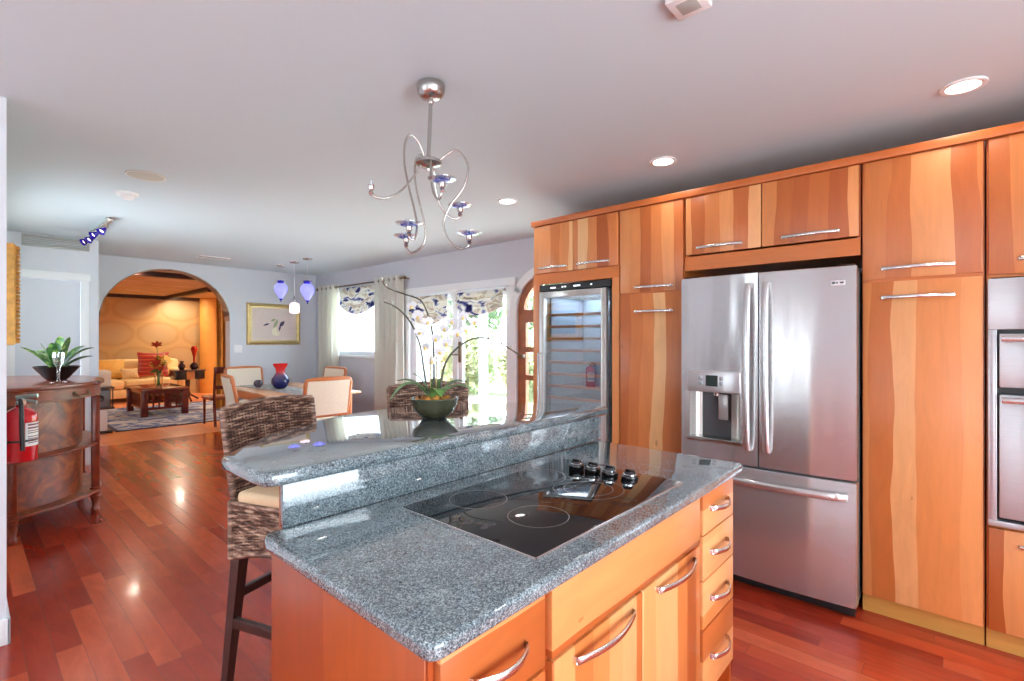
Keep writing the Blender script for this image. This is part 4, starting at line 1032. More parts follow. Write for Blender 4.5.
# ---------------------------------------------------------------- curtains, shades
LINEN = plain('sheer_linen', lin(240, 239, 232), .85, noise=.03, nscale=40)
nt = LINEN.node_tree; p_ = nt.nodes['Principled BSDF']; p_.inputs['Transmission Weight'].default_value = .0
tl = nt.nodes.new('ShaderNodeBsdfTranslucent'); tl.inputs[0].default_value = (*lin(240, 238, 228), 1); ms = nt.nodes.new('ShaderNodeMixShader'); ms.inputs[0].default_value = .5
nt.links.new(p_.outputs[0], ms.inputs[1]); nt.links.new(tl.outputs[0], ms.inputs[2]); nt.links.new(ms.outputs[0], nt.nodes['Material Output'].inputs[0])
XC = XW - .10
def curtain(label, y0, y1, waves):
    t = thing('curtain', label, 'curtain', (XC, (y0+y1)/2, 0), 0, 'linen curtains')
    n = waves*10
    def f(u, v):
        a = .044 + .012*math.sin(u*9+1)*(1-v); ph = 2*PI*waves*u + .5*math.sin(v*3+u*7)*(1-v)
        return V(XC + a*math.sin(ph), y0+(y1-y0)*u + .01*math.sin(ph*2)*(1-v), .02 + 2.29*v)
    bm = BM(); grid(bm, f, n, 14, .002); mk('fabric', bm, LINEN, t, smooth=80)
    for k in range(waves*2):
        u = (k+.5)/(waves*2)
        if k % 2 == 0:
            bm = BM(); c = V(XC, y0+(y1-y0)*u, 2.262); tube(bm, [c + V(.026*math.cos(2*PI*q/16), 0, .026*math.sin(2*PI*q/16)) for q in range(16)], .004, 6, closed=True); mk('grommet', bm, NICKEL, t)
    return t
curtain('pale linen curtain panel in the corner left of the small window', 7.49, 8.07, 4)
curtain('wider pale linen curtain panel between the small window and the patio doors', 5.71, 6.37, 5)
t = thing('curtain_rod', 'dark metal curtain rod above the small window', 'curtain rod', (XC, 7.05, 2.262))
T('rod', BRONZE, t, [(XC, 5.66, 2.262), (XC, 8.14, 2.262)], .011, 10)
for yy in (5.65, 8.15): bm = BM(); blob(bm, (XC, yy, 2.262), (.022, .026, .022), 12, 8); mk('finial', bm, BRONZE, t)
for yy in (5.69, 8.11): T('bracket', BRONZE, t, [(XC, yy, 2.262), (XW, yy, 2.262)], .007, 8)
SHADE = NT('painted_shade_fabric'); ob = SHADE.pos()
n1 = SHADE.noise(SHADE.vec(0., SHADE.math('MULTIPLY', ob[2], 3.4), SHADE.math('MULTIPLY', ob[3], 8.)), 1., 2., .5, 1.2)
c_ = SHADE.ramp(n1, [(.36, lin(50, 52, 104)), (.42, lin(128, 134, 178)), (.46, lin(226, 222, 218)), (.54, lin(232, 228, 220)), (.60, lin(180, 164, 148)), (.645, lin(224, 218, 208)), (.71, lin(110, 92, 88)), (.76, lin(228, 222, 212))])
SHADE.col(c_); SHADE.rough(.85); tl = SHADE.new('ShaderNodeBsdfTranslucent'); SHADE.l.new(c_, tl.inputs[0]); ms = SHADE.new('ShaderNodeMixShader'); ms.inputs[0].default_value = .4; SHADE.l.new(SHADE.p.outputs[0], ms.inputs[1]); SHADE.l.new(tl.outputs[0], ms.inputs[2]); SHADE.l.new(ms.outputs[0], SHADE.out.inputs[0]); SHADE = SHADE.m
def roman(label, y0, y1, z1, z0, x, sag, folds):
    t = thing('roman_shade', label, 'window shade', (x, (y0+y1)/2, z1), 0, 'patterned swag shades')
    B('head_rail', TRIM, t, (x-.005, y0, z1-.02, x+.035, y1, z1+.012), bev=.003)
    def f(u, v):
        s = math.sin(PI*u)**.8; zb = z0 - sag*s + sag
        z = z1 - (z1-zb)*v
        b = (abs(math.sin(PI*folds*v))**.6)*(.018 + .030*s*v)
        return V(x - .004 - b - .02*s*v, y0+(y1-y0)*u + .012*math.sin(PI*folds*v)*(.5-u), z - .018*s*math.sin(2*PI*folds*v)*v)
    bm = BM(); grid(bm, f, 28, folds*8, .003); mk('fabric', bm, SHADE, t, smooth=60)
    return t
roman('patterned blue and tan swag shade over the small window between curtains', 6.42, 7.47, 2.235, 1.80, XW-.045, .16, 4)
roman('patterned swag shade at the top of the left patio door leaf', 4.80, 5.60, 1.985, 1.60, XW-.05, .12, 4)
roman('patterned swag shade at the top of the right patio door leaf', 3.84, 4.64, 1.985, 1.70, XW-.05, .10, 3)

# ---------------------------------------------------------------- back wall picture, switch
t = thing('framed_picture', 'wide gold-framed floral print on the wall right of the arch', 'picture', (3.46, YB, 1.32))
x0, x1, z0, z1 = 3.03, 3.892, 1.323, 2.0
def mitre(bm, x0, x1, z0, z1, w, y, d, prof=((0, 0), (.15, .7), (.5, 1.), (.8, .6), (1, .45)), fn=None):
    fn = fn or (lambda a, z, dd: V(a, y-dd, z))
    prev = None
    for s, h in prof:
        i = s*w; r = [bm.verts.new(fn(a, z, h*d)) for a, z in ((x0+i, z0+i), (x1-i, z0+i), (x1-i, z1-i), (x0+i, z1-i))]
        if prev:
            for k in range(4): bm.faces.new((prev[k], prev[(k+1) % 4], r[(k+1) % 4], r[k]))
        prev = r
bm = BM(); mitre(bm, x0, x1, z0, z1, .07, YB, .035); mk('frame', bm, plain('champagne_gilt', lin(200, 176, 118), .3, .6, noise=.15, nscale=30), t, smooth=30)
B('mat_board', plain('mat_board', lin(224, 210, 196), .7), t, (x0+.06, YB-.012, z0+.06, x1-.06, YB-.004, z1-.06))
art = B('print', plain('print_paper', lin(222, 206, 198), .7, noise=.03, nscale=6), t, (x0+.12, YB-.0135, z0+.11, x1-.12, YB-.0115, z1-.11))
INK, SAGE, IVORY = plain('ink_blue_petal', lin(74, 70, 96), .7), plain('sage_leaf_print', lin(160, 170, 128), .7), plain('ivory_petal_print', lin(236, 230, 204), .7)
def leafprint(c, L_, w_, ang, m, nm='leaf_shape', k=0):
    n = 10; P = [(math.cos(ang)*(a-.5)*L_ - math.sin(ang)*b, math.sin(ang)*(a-.5)*L_ + math.cos(ang)*b) for a, b in [(i/n, w_*.5*math.sin(PI*i/n)) for i in range(n+1)] + [(1-i/n, -w_*.5*math.sin(PI*i/n)) for i in range(1, n)]]
    bm = BM(); prism(bm, [(c[0]+p, c[1]+q) for p, q in P], YB-.0145-k*.0006, YB-.013, lambda a, b, d: V(a, d, b)); mk(nm, bm, m, art, smooth=0)
leafprint((3.33, 1.655), .11, .03, .35, INK, 'petal'); leafprint((3.58, 1.67), .13, .06, .9, INK, 'petal', 1); leafprint((3.545, 1.60), .11, .03, 1.35, INK, 'petal')
leafprint((3.48, 1.67), .17, .05, 1.15, SAGE); leafprint((3.44, 1.73), .09, .04, .4, SAGE); leafprint((3.46, 1.55), .15, .09, 1.3, IVORY, 'petal'); leafprint((3.50, 1.50), .11, .06, .3, IVORY, 'petal')
t = thing('light_switch', 'white double switch plate on the wall right of the arch', 'light switch', (2.90, YB, 1.2))
B('plate', TRIM, t, (2.845, YB-.007, 1.205, 2.965, YB, 1.325), bev=.002); B('rocker', CAN, t, (2.862, YB-.011, 1.235, 2.896, YB-.006, 1.295), (2.913, YB-.011, 1.235, 2.947, YB-.006, 1.295), bev=.002)

# ---------------------------------------------------------------- demilune console against the left wall
BURL = NT('burl_walnut_veneer'); ob = BURL.obj()[0]
BURL.col(BURL.ramp(BURL.noise(ob, 5., 4., .6, 2.2), [(.25, lin(58, 20, 10)), (.45, lin(116, 46, 20)), (.6, lin(150, 74, 32)), (.8, lin(180, 106, 52))])); BURL.rough(.38, 0, .1)
WALN = plain('polished_walnut', lin(122, 46, 22), .32, noise=.3, nscale=10, coat=.1, spec=.35); BURL = BURL.m
WALNT = plain('polished_walnut_top', lin(120, 54, 34), .22, noise=.2, nscale=6, coat=.1)
t = thing('demilune_console', 'bow-fronted walnut console with two open shelves against the left wall', 'console', (.20, 5.62, 0))
XB0, YC_, HL = XP+.02, 5.62, .84
HALF = smooth_pts([(XB0, 4.775, 0), (.275, 4.785, 0), (.56, 4.955, 0), (.765, 5.215, 0), (.832, 5.62, 0), (.765, 6.025, 0), (.56, 6.285, 0), (.275, 6.455, 0), (XB0, 6.465, 0)], 5)
def dcurve(k=0.0):
    """bowed outline from the near wall corner round to the far one, inset by k"""
    out = []
    for i, p in enumerate(HALF):
        t_ = (HALF[min(i+1, len(HALF)-1)] - HALF[max(i-1, 0)]).normalized(); q = p - V(t_.y, -t_.x, 0)*k
        out.append((max(q.x, XB0), q.y))
    return out
def dslab(name, k, z0, z1, mat, bev=.006, hole=False):
    bm = BM(); prism(bm, dcurve(k), z0, z1, bev=bev, seg=3); return mk(name, bm, mat, t)
dslab('top', 0, 1.045, 1.077, WALNT, .010)
dslab('shelf', .035, .555, .575, BURL, .006); dslab('shelf', .035, .165, .19, BURL, .006)
for z, r in ((.178, .028), (.565, .033)):
    c = dcurve(r); T('shelf_edge', WALN, t, [(x, y, z) for x, y in c], .010, 8)
def dband(name, k, z0, z1, mat, i0=0, i1=40, th=.02):
    P = dcurve(k)[i0:i1+1]; Q = dcurve(k+th)[i0:i1+1]; bm = BM(); prism(bm, P + Q[::-1], z0, z1, bev=.002, seg=1); return mk(name, bm, mat, t)
dband('frieze', .025, .955, 1.045, BURL)
dr = dband('drawer', .018, .968, 1.036, WALN, 6, 14, .012)
c = dcurve(.018); p0, p1 = V(*c[10], 1.0), V(*c[13], 1.0); nn = (p1-p0).cross(V(0, 0, 1)).normalized(); nn = nn if nn.x > 0 else -nn; nn = V(.8, -.6, 0).normalized()
bm = BM(); mid = (p0+p1)/2; tt_ = (p1-p0).normalized(); tube(bm, smooth_pts([mid - tt_*.065 + nn*.006, mid - tt_*.055 + nn*.026 - V(0,0,.014), mid + nn*.03 - V(0,0,.022), mid + tt_*.055 + nn*.026 - V(0,0,.014), mid + tt_*.065 + nn*.006], 5), .0065, 8)
for s in (-1, 1): blob(bm, mid + tt_*.065*s + nn*.004, (.014, .014, .014), 10, 6)
mk('bail_handle', bm, BRONZE, dr)
bm = BM(); Q = dcurve(.14); Q = [q for q in Q if q[0] > XB0+.001]; Q = [(XB0, Q[0][1])] + Q + [(XB0, Q[-1][1])]
R_ = [(XB0+.001, Q[0][1]+.018)] + [(x-.014, y+.018*(1 if y < YC_ else -1)) for x, y in Q[1:-1]] + [(XB0+.001, Q[-1][1]-.018)]
prism(bm, Q + R_[::-1], .19, .955); mk('back_panel', bm, BURL, t)
for (x, y) in ((.232, 4.84), (.735, 5.255), (.735, 5.985), (.232, 6.40)):
    bm = BM(); box(bm, x-.026, y-.026, .20, x+.026, y+.026, .955, .008)
    lathe(bm, [(.024, .0), (.030, .01), (.030, .03), (.022, .045), (.028, .10), (.034, .13), (.027, .14), (.036, .155), (.036, .17), (.030, .178), (.036, .19), (.036, .205)], (x, y, 0), 20)
    mk('leg', bm, WALN, t)
# plant in a black bowl, small glass goblet before it
px_, py_ = .525, 5.50
t = thing('potted_plant', 'green strap-leaved plant in a black bowl on the console', 'plant', (px_, py_, 1.078))
L('bowl', BLACK, t, [(0, 0), (.06, 0), (.075, .014), (.12, .072), (.15, .112), (.144, .114), (.11, .07), (0, .06)], (px_, py_, 1.078), 32, smooth=50)
bm = BM(); blob(bm, (px_, py_, 1.160), (.112, .112, .018), 20, 6); mk('soil', bm, plain('potting_soil', lin(40, 30, 24), .9, noise=.3, nscale=60), t)
AGAVE = NT('variegated_leaf'); AGAVE.col(AGAVE.ramp(AGAVE.noise(AGAVE.obj()[0], 26., 2.), [(.35, lin(30, 62, 30)), (.55, lin(60, 104, 44)), (.68, lin(150, 164, 84))])); AGAVE.rough(.35); AGAVE = AGAVE.m
rr = random.Random(5)
for k in range(13):
    a = 2*PI*k/13*2.4 + rr.uniform(-.2, .2); q = .24 if k < 8 else .10; h = rr.uniform(.12, .21) if k < 8 else rr.uniform(.22, .29)
    bm = BM(); strap(bm, (px_+.02*math.cos(a), py_+.02*math.sin(a), 1.15), (px_+q*math.cos(a), py_+q*math.sin(a), 1.15+h), rr.uniform(.02, .05), .07, 10, 0.0, .45); mk('leaf', bm, AGAVE, t, smooth=60)
tag(L('goblet', CLEAR, None, [(0, 0), (.052, .001), (.050, .006), (.012, .014), (.008, .03), (.010, .11), (.016, .125), (.030, .15), (.036, .20), (.034, .235), (.031, .235), (.032, .20), (.026, .155), (.010, .135), (0, .132)], (.500, 5.15, 1.0775), 28, smooth=50), 'tall clear glass goblet standing before the black bowl', 'glass')

# ---------------------------------------------------------------- fire extinguisher on the left wall
ex, ey, ez = XP+.071, 3.88, .735
t = thing('fire_extinguisher', 'red fire extinguisher with white label hanging on the left wall', 'fire extinguisher', (ex, ey, ez))
RED = plain('extinguisher_red', lin(196, 16, 28), .2, coat=.6)
body = L('cylinder', RED, t, [(0, .008), (.045, .004), (.058, .0), (.062, .006), (.062, .215), (.060, .228), (.050, .246), (.032, .260), (.020, .266), (.020, .276), (0, .276)], (ex, ey, ez), 40, smooth=45)
def wrap(name, mat, a0, a1, z0, z1, parent, r=.0626):
    bm = BM(); grid(bm, lambda u, v: V(ex+r*math.cos(a0+(a1-a0)*u), ey+r*math.sin(a0+(a1-a0)*u), ez+z0+(z1-z0)*v), 16, 1, .0006); return mk(name, bm, mat, parent)
A0 = math.atan2(-ey, -ex)                 # towards the room
lb = wrap('label', PAPERW, A0+.25, A0+1.75, .075, .190, body)
for z in (.176, .160, .148, .138, .120, .110, .100, .090): wrap('label_line', plain('label_ink', lin(120, 60, 64), .5), A0+.4, A0+1.55, z, z+(.008 if z > .15 else .004), lb, .0633)
st_ = wrap('strap', BLACKM, A0-1.9, A0+2.2, .098, .108, body, .0638)
VALV = plain('valve_alloy', lin(160, 168, 160), .3, .8)
bm = BM(); lathe(bm, [(.018, .270), (.018, .292), (.014, .296), (.014, .312), (0, .312)], (ex, ey, ez), 20); mk('valve', bm, VALV, t)
hd = V(.7, -.6, 0).normalized()
T('lever', VALV, t, [V(ex, ey, ez+.312) - hd*.02, V(ex, ey, ez+.318) + hd*.02, V(ex, ey, ez+.322) + hd*.075], .006, 8, flat=1.6)
T('carry_handle', VALV, t, [V(ex, ey, ez+.298) - hd*.015, V(ex, ey, ez+.296) + hd*.03, V(ex, ey, ez+.288) + hd*.070], .006, 8, flat=1.6)
T('hose', BLACKM, t, smooth_pts([V(ex, ey, ez+.300) - hd*.01, V(ex-.004, ey-.055, ez+.300), V(ex-.002, ey-.076, ez+.25), V(ex+.0, ey-.074, ez+.15), V(ex+.002, ey-.073, ez+.06)], 6), .009, 10)
L('gauge', CHROME, t, [(0, 0), (.013, 0), (.015, .004), (.015, .012), (0, .012)], V(ex+.0, ey-.014, ez+.290), 16, axis=axis_along((.3, -1, 0)))
B('wall_bracket', BLACKM, t, (XP, ey-.02, ez+.08, XP+.012, ey+.02, ez+.29), bev=.002)
t.scale = (1.126,)*3; t.location.x = XP + .0815

# ---------------------------------------------------------------- gilded picture frame on the left wall
t = thing('gilded_frame', 'heavy rope-edged gold picture frame seen edge-on on the left wall', 'picture frame', (XP, 4.4, 1.378))
y0, y1, z0, z1 = 4.06, 4.78, 1.378, 1.966
bm = BM(); mitre(bm, y0, y1, z0, z1, .12, 0, .075, ((0, 0), (.0, .85), (.12, 1.), (.3, .95), (.6, .5), (1, .35)), lambda a, z, d: V(XP+d, a, z)); mk('frame', bm, GOLD, t, smooth=30)
bm = BM()
def rope(bm, p, q, r=.012):
    p, q = Vector(p), Vector(q); n = int((q-p).length/.022)
    for i in range(n): blob(bm, p.lerp(q, (i+.5)/n), (r, r, r*.95), 8, 5)
xr = XP + .080
for p, q in (((xr, y0+.02, z0+.02), (xr, y0+.02, z1-.02)), ((xr, y0+.02, z1-.02), (xr, y1-.02, z1-.02)), ((xr, y0+.02, z0+.02), (xr, y1-.02, z0+.02)), ((xr, y1-.02, z0+.02), (xr, y1-.02, z1-.02))): rope(bm, p, q)
mk('rope_moulding', bm, GOLD, t, smooth=60)
B('canvas', plain('dim_canvas', lin(120, 108, 88), .7, noise=.3, nscale=5), t, (XP+.004, y0+.10, z0+.10, XP+.014, y1-.10, z1-.10))

# ---------------------------------------------------------------- living room beyond the arch
def warm_spot(x, y, label, power, z=2.5):
    t = thing('recessed_light', label, 'ceiling light', (x, y, z-.012), 0, 'warm living room spotlights')
    bm = BM(); lathe(bm, [(.05, .0119), (.048, .004), (.07, .0), (.078, .0119)], (x, y, z-.012), 28); mk('trim_ring', bm, CAN, t)
    L('lens', glow('warm_lens', (1, .78, .45), 5), t, [(0, .006), (.05, .008), (.05, .0115), (0, .0115)], (x, y, z-.012), 24)
    la = bpy.data.lights.new('warm_spot', 'AREA'); la.shape = 'DISK'; la.size = .12; la.energy = power; la.color = (1, .86, .66)
    lo = bpy.data.objects.new('warm_spot', la); COL.objects.link(lo); lo.parent = t; lo.location = (0, 0, -.006)
warm_spot(3.62, 14.35, 'small glowing spotlight washing the gold wall above the side table', 24)
for x, y, p_ in ((5.0, 12.6, 55), (-1.0, 12.2, 60), (5.0, 10.0, 60), (-1.2, 14.2, 50), (1.79, 9.55, 8)): warm_spot(x, y, 'unseen living room spotlight behind the arch wall', p_)  # unseen lamps added to light the room; the weakest follows a floor glare
SOFA = plain('ivory_sofa_linen', lin(236, 206, 150), .85, noise=.05, nscale=12)
t = thing('sofa', 'long ivory sofa against the gold wall beyond the arch', 'sofa', (2.4, 14.4, 0))
B('base', SOFA, t, (1.2, 13.75, .10, 3.66, 14.80, .30), bev=.03); B('backrest', SOFA, t, (1.2, 14.52, .28, 3.66, 14.84, .94), bev=.09)
for xx in (1.2, 3.44): B('arm', SOFA, t, (xx, 13.78, .28, xx+.22, 14.60, .72), bev=.09)
for xa, xb in ((1.43, 2.43), (2.44, 3.43)): B('seat_cushion', SOFA, t, (xa, 13.72, .30, xb, 14.50, .50), bev=.06); B('back_cushion', SOFA, t, (xa, 14.36, .50, xb, 14.56, .93), bev=.08)
for xx in (1.26, 3.58):
    for yy in (13.82, 14.74): L('foot', DARKW, t, [(.02, 0), (.03, .10), (0, .1)], (xx, yy, 0), 12)
def pillow(label, c, w, h, rot, mat, tilt=.35, name='pillow'):
    bm = BM()
    def f(p):
        k = 1 - .35*(abs(p.x)**4)*(abs(p.z)**4); return p
    n = 14
    for s in (-1, 1):
        grid(bm, lambda u, v: V((u-.5)*w*(1-.10*math.sin(PI*v)), s*.075*(max(0, math.sin(PI*u))*max(0, math.sin(PI*v)))**.45, (v-.5)*h*(1-.10*math.sin(PI*u))), n, n)
    bmesh.ops.remove_doubles(bm, verts=bm.verts[:], dist=.0015)
    bm.transform(Matrix.Translation(c) @ Matrix.Rotation(rot, 4, 'Z') @ Matrix.Rotation(-tilt, 4, 'X'))
    return tag(mk(name, bm, mat, None, smooth=80), label, 'pillow', 'sofa pillows')
STR = NT('red_striped_silk'); zz = STR.obj()[3]; STR.col(STR.ramp(STR.math('FRACT', STR.math('MULTIPLY', zz, 11.)), [(.0, lin(150, 34, 26)), (.45, lin(188, 56, 36)), (.55, lin(206, 120, 70)), (.62, lin(150, 34, 26))])); STR.rough(.5)
PG = plain('gold_pillow', lin(222, 176, 88), .6, noise=.08, nscale=20)
pillow('gold pillow with knotted corners at the left of the ivory sofa', (2.27, 14.20, .74), .52, .46, .1, PG)
pillow('tall red striped pillow on the ivory sofa', (3.03, 14.14, .82), .62, .62, -.25, STR.m)
pillow('small beige pillow lying between the gold and red ones', (2.56, 13.98, .64), .34, .26, .2, plain('beige_pillow', lin(206, 176, 130), .8, noise=.1, nscale=30), .5)
# coffee table
t = thing('coffee_table', 'dark mahogany coffee table with lattice sides on the blue rug', 'coffee table', (2.5, 11.5, .012))
B('tabletop', plain('mahogany_table_top', lin(116, 50, 32), .15, noise=.2, nscale=6), t, (2.15, 10.83, .475, 2.89, 12.10, .510), bev=.006)
for x in (2.205, 2.835):
    for y in (10.90, 12.03): B('leg', MAHOG, t, (x-.05, y-.05, .013, x+.05, y+.05, .475), bev=.004)
for y in (10.90, 12.03): B('rail', MAHOG, t, (2.25, y-.015, .41, 2.79, y+.015, .475), (2.25, y-.015, .13, 2.79, y+.015, .17))
for x in (2.205, 2.835): B('rail', MAHOG, t, (x-.015, 10.95, .41, x+.015, 11.98, .475), (x-.015, 10.95, .13, x+.015, 11.98, .17))
for y in (10.90, 12.03): B('lattice', MAHOG, t, *[(2.25+.09*k-.012, y-.01, .17, 2.25+.09*k+.012, y+.01, .41) for k in range(1, 6)], (2.25, y-.01, .28, 2.79, y+.01, .30))
for x in (2.205, 2.835): B('lattice', MAHOG, t, *[(x-.01, 10.95+.103*k-.012, .17, x+.01, 10.95+.103*k+.012, .41) for k in range(1, 10)], (x-.01, 10.95, .28, x+.01, 11.98, .30))
RUG = NT('blue_distressed_rug'); ob = RUG.pos()[0]; RUG.col(RUG.ramp(RUG.noise(ob, 3.5, 5., .65, 1.2), [(.3, lin(34, 48, 100)), (.44, lin(84, 102, 148)), (.53, lin(150, 158, 176)), (.62, lin(196, 194, 192)), (.70, lin(70, 88, 136))])); RUG.rough(.95)
bm = BM(); box(bm, 1.62, 9.55, .001, 4.0, 12.7, .012, .004); rg = tag(mk('area_rug', bm, RUG.m, None), 'blue and grey distressed rug under the coffee table', 'rug')
B('border', plain('rug_border', lin(60, 60, 84), .95), rg, (1.62, 9.50, .001, 4.0, 9.55, .012), (1.57, 9.50, .001, 1.62, 12.7, .012))
vx, vy, vz = 2.47, 11.12, .511
t = thing('flower_vase', 'clear glass vase of yellow and red lilies on the coffee table', 'flowers', (vx, vy, vz))
L('vase', CLEAR, t, [(0, 0), (.055, 0), (.06, .01), (.065, .28), (.061, .28), (.056, .014), (0, .012)], (vx, vy, vz), 24)
GRN = plain('lily_stem_green', lin(70, 120, 50), .5); YEL = plain('yellow_lily', lin(236, 206, 96), .5); REDF = plain('red_lily', lin(170, 50, 34), .5)
rr = random.Random(9)
for k in range(11):
    a = rr.uniform(0, 2*PI); q = rr.uniform(.05, .20); h = rr.uniform(.34, .56) if k else .80
    if k == 0: q = .03
    e = V(vx+q*math.cos(a), vy+q*math.sin(a), vz+h); T('stem', GRN, t, smooth_pts([V(vx+rr.uniform(-.03, .03), vy+rr.uniform(-.03, .03), vz+.02), V(vx+q*.3*math.cos(a), vy+q*.3*math.sin(a), vz+h*.6), e], 4), .006, 6)
    ax = V(q*math.cos(a), q*math.sin(a)-.1, .12).normalized(); bm = BM()
    for p in range(6): petal(bm, e, ax, V(0, 0, 1) if abs(ax.z) < .95 else V(1, 0, 0), 2*PI*p/6, .10, .05, .02)
    mk('blossom', bm, YEL if k % 3 else REDF, t, smooth=60)
for k in range(8):
    a = rr.uniform(0, 2*PI); bm = BM(); strap(bm, (vx, vy, vz+.27), (vx+.18*math.cos(a), vy+.18*math.sin(a), vz+rr.uniform(.25, .42)), .05, .05); mk('leaf', bm, GRN, t, smooth=60)
# side table with vases
t = thing('side_table', 'dark pedestal side table with two dark vases by the ochre column', 'side table', (3.49, 13.2, 0))
B('tabletop', DARKW, t, (3.18, 12.96, .69, 3.80, 13.44, .715), bev=.005); B('drawer_box', plain('black_lacquer', lin(24, 12, 16), .25), t, (3.20, 12.99, .50, 3.42, 13.41, .69), (3.58, 12.99, .50, 3.78, 13.41, .69), bev=.004)
B('middle_panel', plain('honey_wood_panel', lin(196, 130, 76), .4), t, (3.42, 13.00, .50, 3.58, 13.41, .69)); L('column', DARKW, t, [(.05, .10), (.06, .16), (.035, .24), (.045, .34), (.05, .50), (0, .5)], (3.49, 13.2, 0), 18)
for a in (.5, 2.6, 4.7):
    T('foot', DARKW, t, smooth_pts([(3.49+.03*math.cos(a), 13.2+.03*math.sin(a), .16), (3.49+.14*math.cos(a), 13.2+.14*math.sin(a), .10), (3.49+.28*math.cos(a), 13.2+.28*math.sin(a), .02)], 4), .022, 8)
DKG = plain('dark_purple_glass', lin(44, 26, 40), .12)
tag(L('vase', DKG, None, [(0, 0), (.04, 0), (.07, .05), (.07, .10), (.035, .15), (.03, .17), (.05, .20), (.044, .20), (0, .16)], (3.36, 13.15, .716), 24, smooth=60), 'small dark purple vase on the left of the side table', 'vase')
t = thing('vase', 'round dark vase with a tall red glass neck on the side table', 'vase', (3.61, 13.16, .716))
L('globe', DKG, t, [(0, 0), (.05, 0), (.085, .05), (.085, .10), (.04, .155), (.02, .165), (0, .165)], (3.61, 13.16, .716), 24, smooth=60); L('neck', plain('red_art_glass', lin(170, 30, 20), .1), t, [(.02, .16), (.022, .28), (.05, .40), (.07, .47), (.05, .53), (.02, .545), (0, .545)], (3.61, 13.16, .716), 20, smooth=60)
# gold drape by the arch
GDR = plain('gold_silk_drape', lin(190, 138, 62), .45, noise=.15, nscale=6)
t = thing('drape', 'gold silk drape with dark rod seen through the right side of the arch', 'curtain', (3.55, 10.9, 0))
bm = BM(); grid(bm, lambda u, v: V(3.36+.5*u + .02*math.sin(3*v), 10.9 + .05*math.sin(2*PI*5*u), .03+2.33*v), 50, 8, .004); mk('fabric', bm, GDR, t, smooth=80)
T('rod', BEAM, t, [(3.28, 10.9, 2.38), (5.5, 10.9, 2.38)], .018, 10); bm = BM(); blob(bm, (3.26, 10.9, 2.38), (.05, .045, .045), 12, 8); mk('finial', bm, BEAM, t)
for xx in (3.42, 5.45): T('hanger', BEAM, t, [(xx, 10.9, 2.38), (xx, 10.9, 2.5)], .01, 8)
# dark chair just inside the arch
t = thing('side_chair', 'dark red mahogany side chair just inside the right edge of the arch', 'chair', (2.96, 9.15, 0), .0)
for xx in (2.74, 3.16):
    T('back_post', MAHOG, t, smooth_pts([V(xx, 8.90, 0), V(xx, 8.95, .45), V(xx, 8.90, .96)], 6), .022, 8); T('front_leg', MAHOG, t, [(xx-.02 if xx < 3 else xx+.02, 9.36, .42), (xx-.02 if xx < 3 else xx+.02, 9.37, 0)], [.022, .016], 8)
bm = BM(); box(bm, 2.72, 8.875, .86, 3.18, 8.915, .965, .012); box(bm, 2.74, 8.90, .60, 3.16, 8.93, .66, .008); mk('back_rail', bm, MAHOG, t)
B('seat', plain('chair_seat_leather', lin(150, 84, 48), .4), t, (2.68, 8.95, .42, 3.20, 9.40, .475), bev=.02)
# white stand with speaker at the left of the arch
t = thing('media_stand', 'white two-tier stand at the left edge of the arch', 'stand', (1.30, 9.75, 0))
B('base', BLACKM, t, (1.095 , 9.50, 0, 1.535 , 9.95, .035), bev=.006); B('pedestal', TRIM, t, (1.135 , 9.54, .035, 1.475 , 9.92, .36), bev=.006); B('shelf', DARKW, t, (1.095 , 9.50, .36, 1.555 , 9.95, .385), bev=.004)
for xx, yy in ((1.110 , 9.52), (1.535 , 9.52), (1.110 , 9.93), (1.535 , 9.93)): T('post', BLACKM, t, [(xx, yy, .38), (xx, yy, .67)], .008, 8)
B('shelf', DARKW, t, (1.095 , 9.50, .665, 1.555 , 9.95, .69), bev=.004)
SPK2 = plain('grey_speaker_cabinet', lin(120, 122, 128), .45)
t = thing('speaker', 'small grey loudspeaker on the middle shelf of the white stand', 'speaker', (1.385 , 9.70, .386))
B('cabinet', BLACKM, t, (1.255 , 9.58, .386, 1.520 , 9.90, .648), bev=.006); B('front_panel', SPK2, t, (1.265 , 9.572, .392, 1.510 , 9.582, .642), bev=.003)
L('cone', BLACKM, t, [(0, .0), (.03, .004), (.045, .008), (.05, .002), (.052, 0)], (1.395 , 9.573, .52), 24, axis=axis_along((0, -1, 0)))
tag(B('storage_box', CREAM, None, (1.155 , 9.53, .691, 1.520 , 9.92, .94), bev=.02), 'cream fabric box on top of the white stand', 'box')

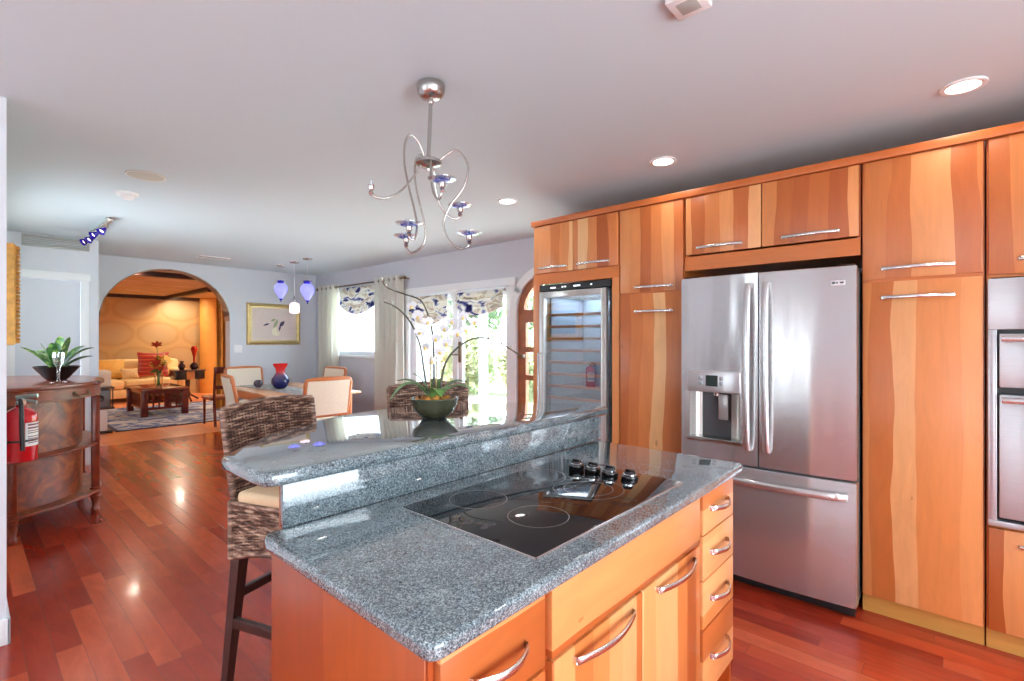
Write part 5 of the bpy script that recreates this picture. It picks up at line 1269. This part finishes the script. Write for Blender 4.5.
# ---------------------------------------------------------------- garden outside the patio doors
PAVE = plain('patio_pavers', lin(206, 200, 190), .7, noise=.08, nscale=2)
struct(B('patio', PAVE, None, (XW+.14, 1.0, -.12, 9.2, 22, -.04)))
struct(B('ground', plain('lawn', lin(120, 150, 84), .9, noise=.2, nscale=3), None, (9.2, -4, -.14, 40, 40, -.05)))
tag(B('patio_post', TRIM, None, (6.44, 6.50, -.04, 6.56, 6.62, 2.9), bev=.006), 'slim white patio post seen through the right glass door', 'post')
t = thing('garden_wall', 'cream rendered garden wall seen through the small window', 'wall', (8.3, 15, -.05))
B('wall_face', plain('cream_render', lin(244, 226, 186), .8, noise=.03), t, (8.2, 12.4, -.05, 8.4, 19, 3.0)); B('coping', TRIM, t, (8.15, 12.35, 3.0, 8.45, 19.05, 3.08), bev=.01)
def leafmat(name, a, b):
    m = NT(name); m.col(m.ramp(m.noise(m.pos()[0], 2.2, 2.), [(.35, a), (.65, b)])); m.rough(.5)
    tl = m.new('ShaderNodeBsdfTranslucent'); tl.inputs[0].default_value = (*[min(1, x*1.4) for x in b], 1); ms = m.new('ShaderNodeMixShader'); ms.inputs[0].default_value = .35
    m.l.new(m.p.outputs[0], ms.inputs[1]); m.l.new(tl.outputs[0], ms.inputs[2]); m.l.new(ms.outputs[0], m.out.inputs[0]); return m.m
LM = [leafmat('bush_leaves_bright', lin(116, 126, 96), lin(178, 180, 144)), leafmat('bush_leaves_mid', lin(100, 114, 94), lin(150, 160, 134)), leafmat('tree_leaves', lin(96, 114, 92), lin(150, 162, 134))]
BARK = plain('bark', lin(120, 100, 84), .9, noise=.2)
def leaves(c, r, n, size, m, parent, seed, name='foliage'):
    rr = random.Random(seed); bm = BM(); c = Vector(c)
    for _ in range(n):
        d = V(rr.gauss(0, 1), rr.gauss(0, 1), rr.gauss(0, 1)).normalized(); q = rr.uniform(.55, 1.0); bump = 1 + .18*math.sin(d.x*5+seed) * math.cos(d.z*4+seed*2)
        p = c + V(d.x*r[0], d.y*r[1], d.z*r[2])*q*bump; a = V(rr.uniform(-1, 1), rr.uniform(-1, 1), rr.uniform(-.7, .4)).normalized(); u, w = frame_of(a); s = size*rr.uniform(.6, 1.3)
        v1 = [p - a*s, p + u*s*.35 + w*s*.1, p + a*s, p - u*s*.35 + w*s*.1]; bm.faces.new([bm.verts.new(x) for x in v1])
    return mk(name, bm, m, parent, smooth=0)
k = 0
for x, y, h, rad, lm, lb_ in ((8.9, 7.5, 1.5, .75, 0, 'low yellow-green shrub nearest the arched door'), (9.0, 9.7, 1.7, .85, 0, 'yellow-green shrub behind the slim white post'), (9.6, 11.9, 1.9, .9, 1, 'green shrub seen through the left glass door'), (10.6, 14.6, 2.1, 1.0, 1, 'taller green shrub at the left of the garden'), (11.0, 6.0, 2.0, 1.0, 1, 'green shrub at the right of the garden')):
    t = thing('garden_shrub', lb_, 'shrub', (x, y, -.05), 0, 'garden shrubs outside the patio doors'); k += 1
    T('stem', BARK, t, [(x, y, -.05), (x, y, h*.6)], .05, 8); leaves((x, y, h*.52), (rad, rad, h*.55), 1500, .14, LM[lm], t, k)
for x, y, h, rad, lb_ in ((14.5, 11.2, 5.0, 1.7, 'broad garden tree behind the yellow-green shrubs'), (14.8, 15.6, 5.4, 1.7, 'tall garden tree behind the left glass door'), (13.4, 19.8, 4.6, 1.5, 'farthest garden tree near the cream wall'), (15.5, 6.8, 5.0, 1.7, 'garden tree farthest to the right')):
    t = thing('garden_tree', lb_, 'tree', (x, y, -.05), 0, 'garden trees outside the patio doors'); k += 1
    T('trunk', BARK, t, [(x, y, -.05), (x+.1, y, h*.4), (x, y+.1, h*.75)], [.16, .13, .06], 10); leaves((x, y, h*.62), (rad, rad, h*.42), 2600, .22, LM[2], t, k)
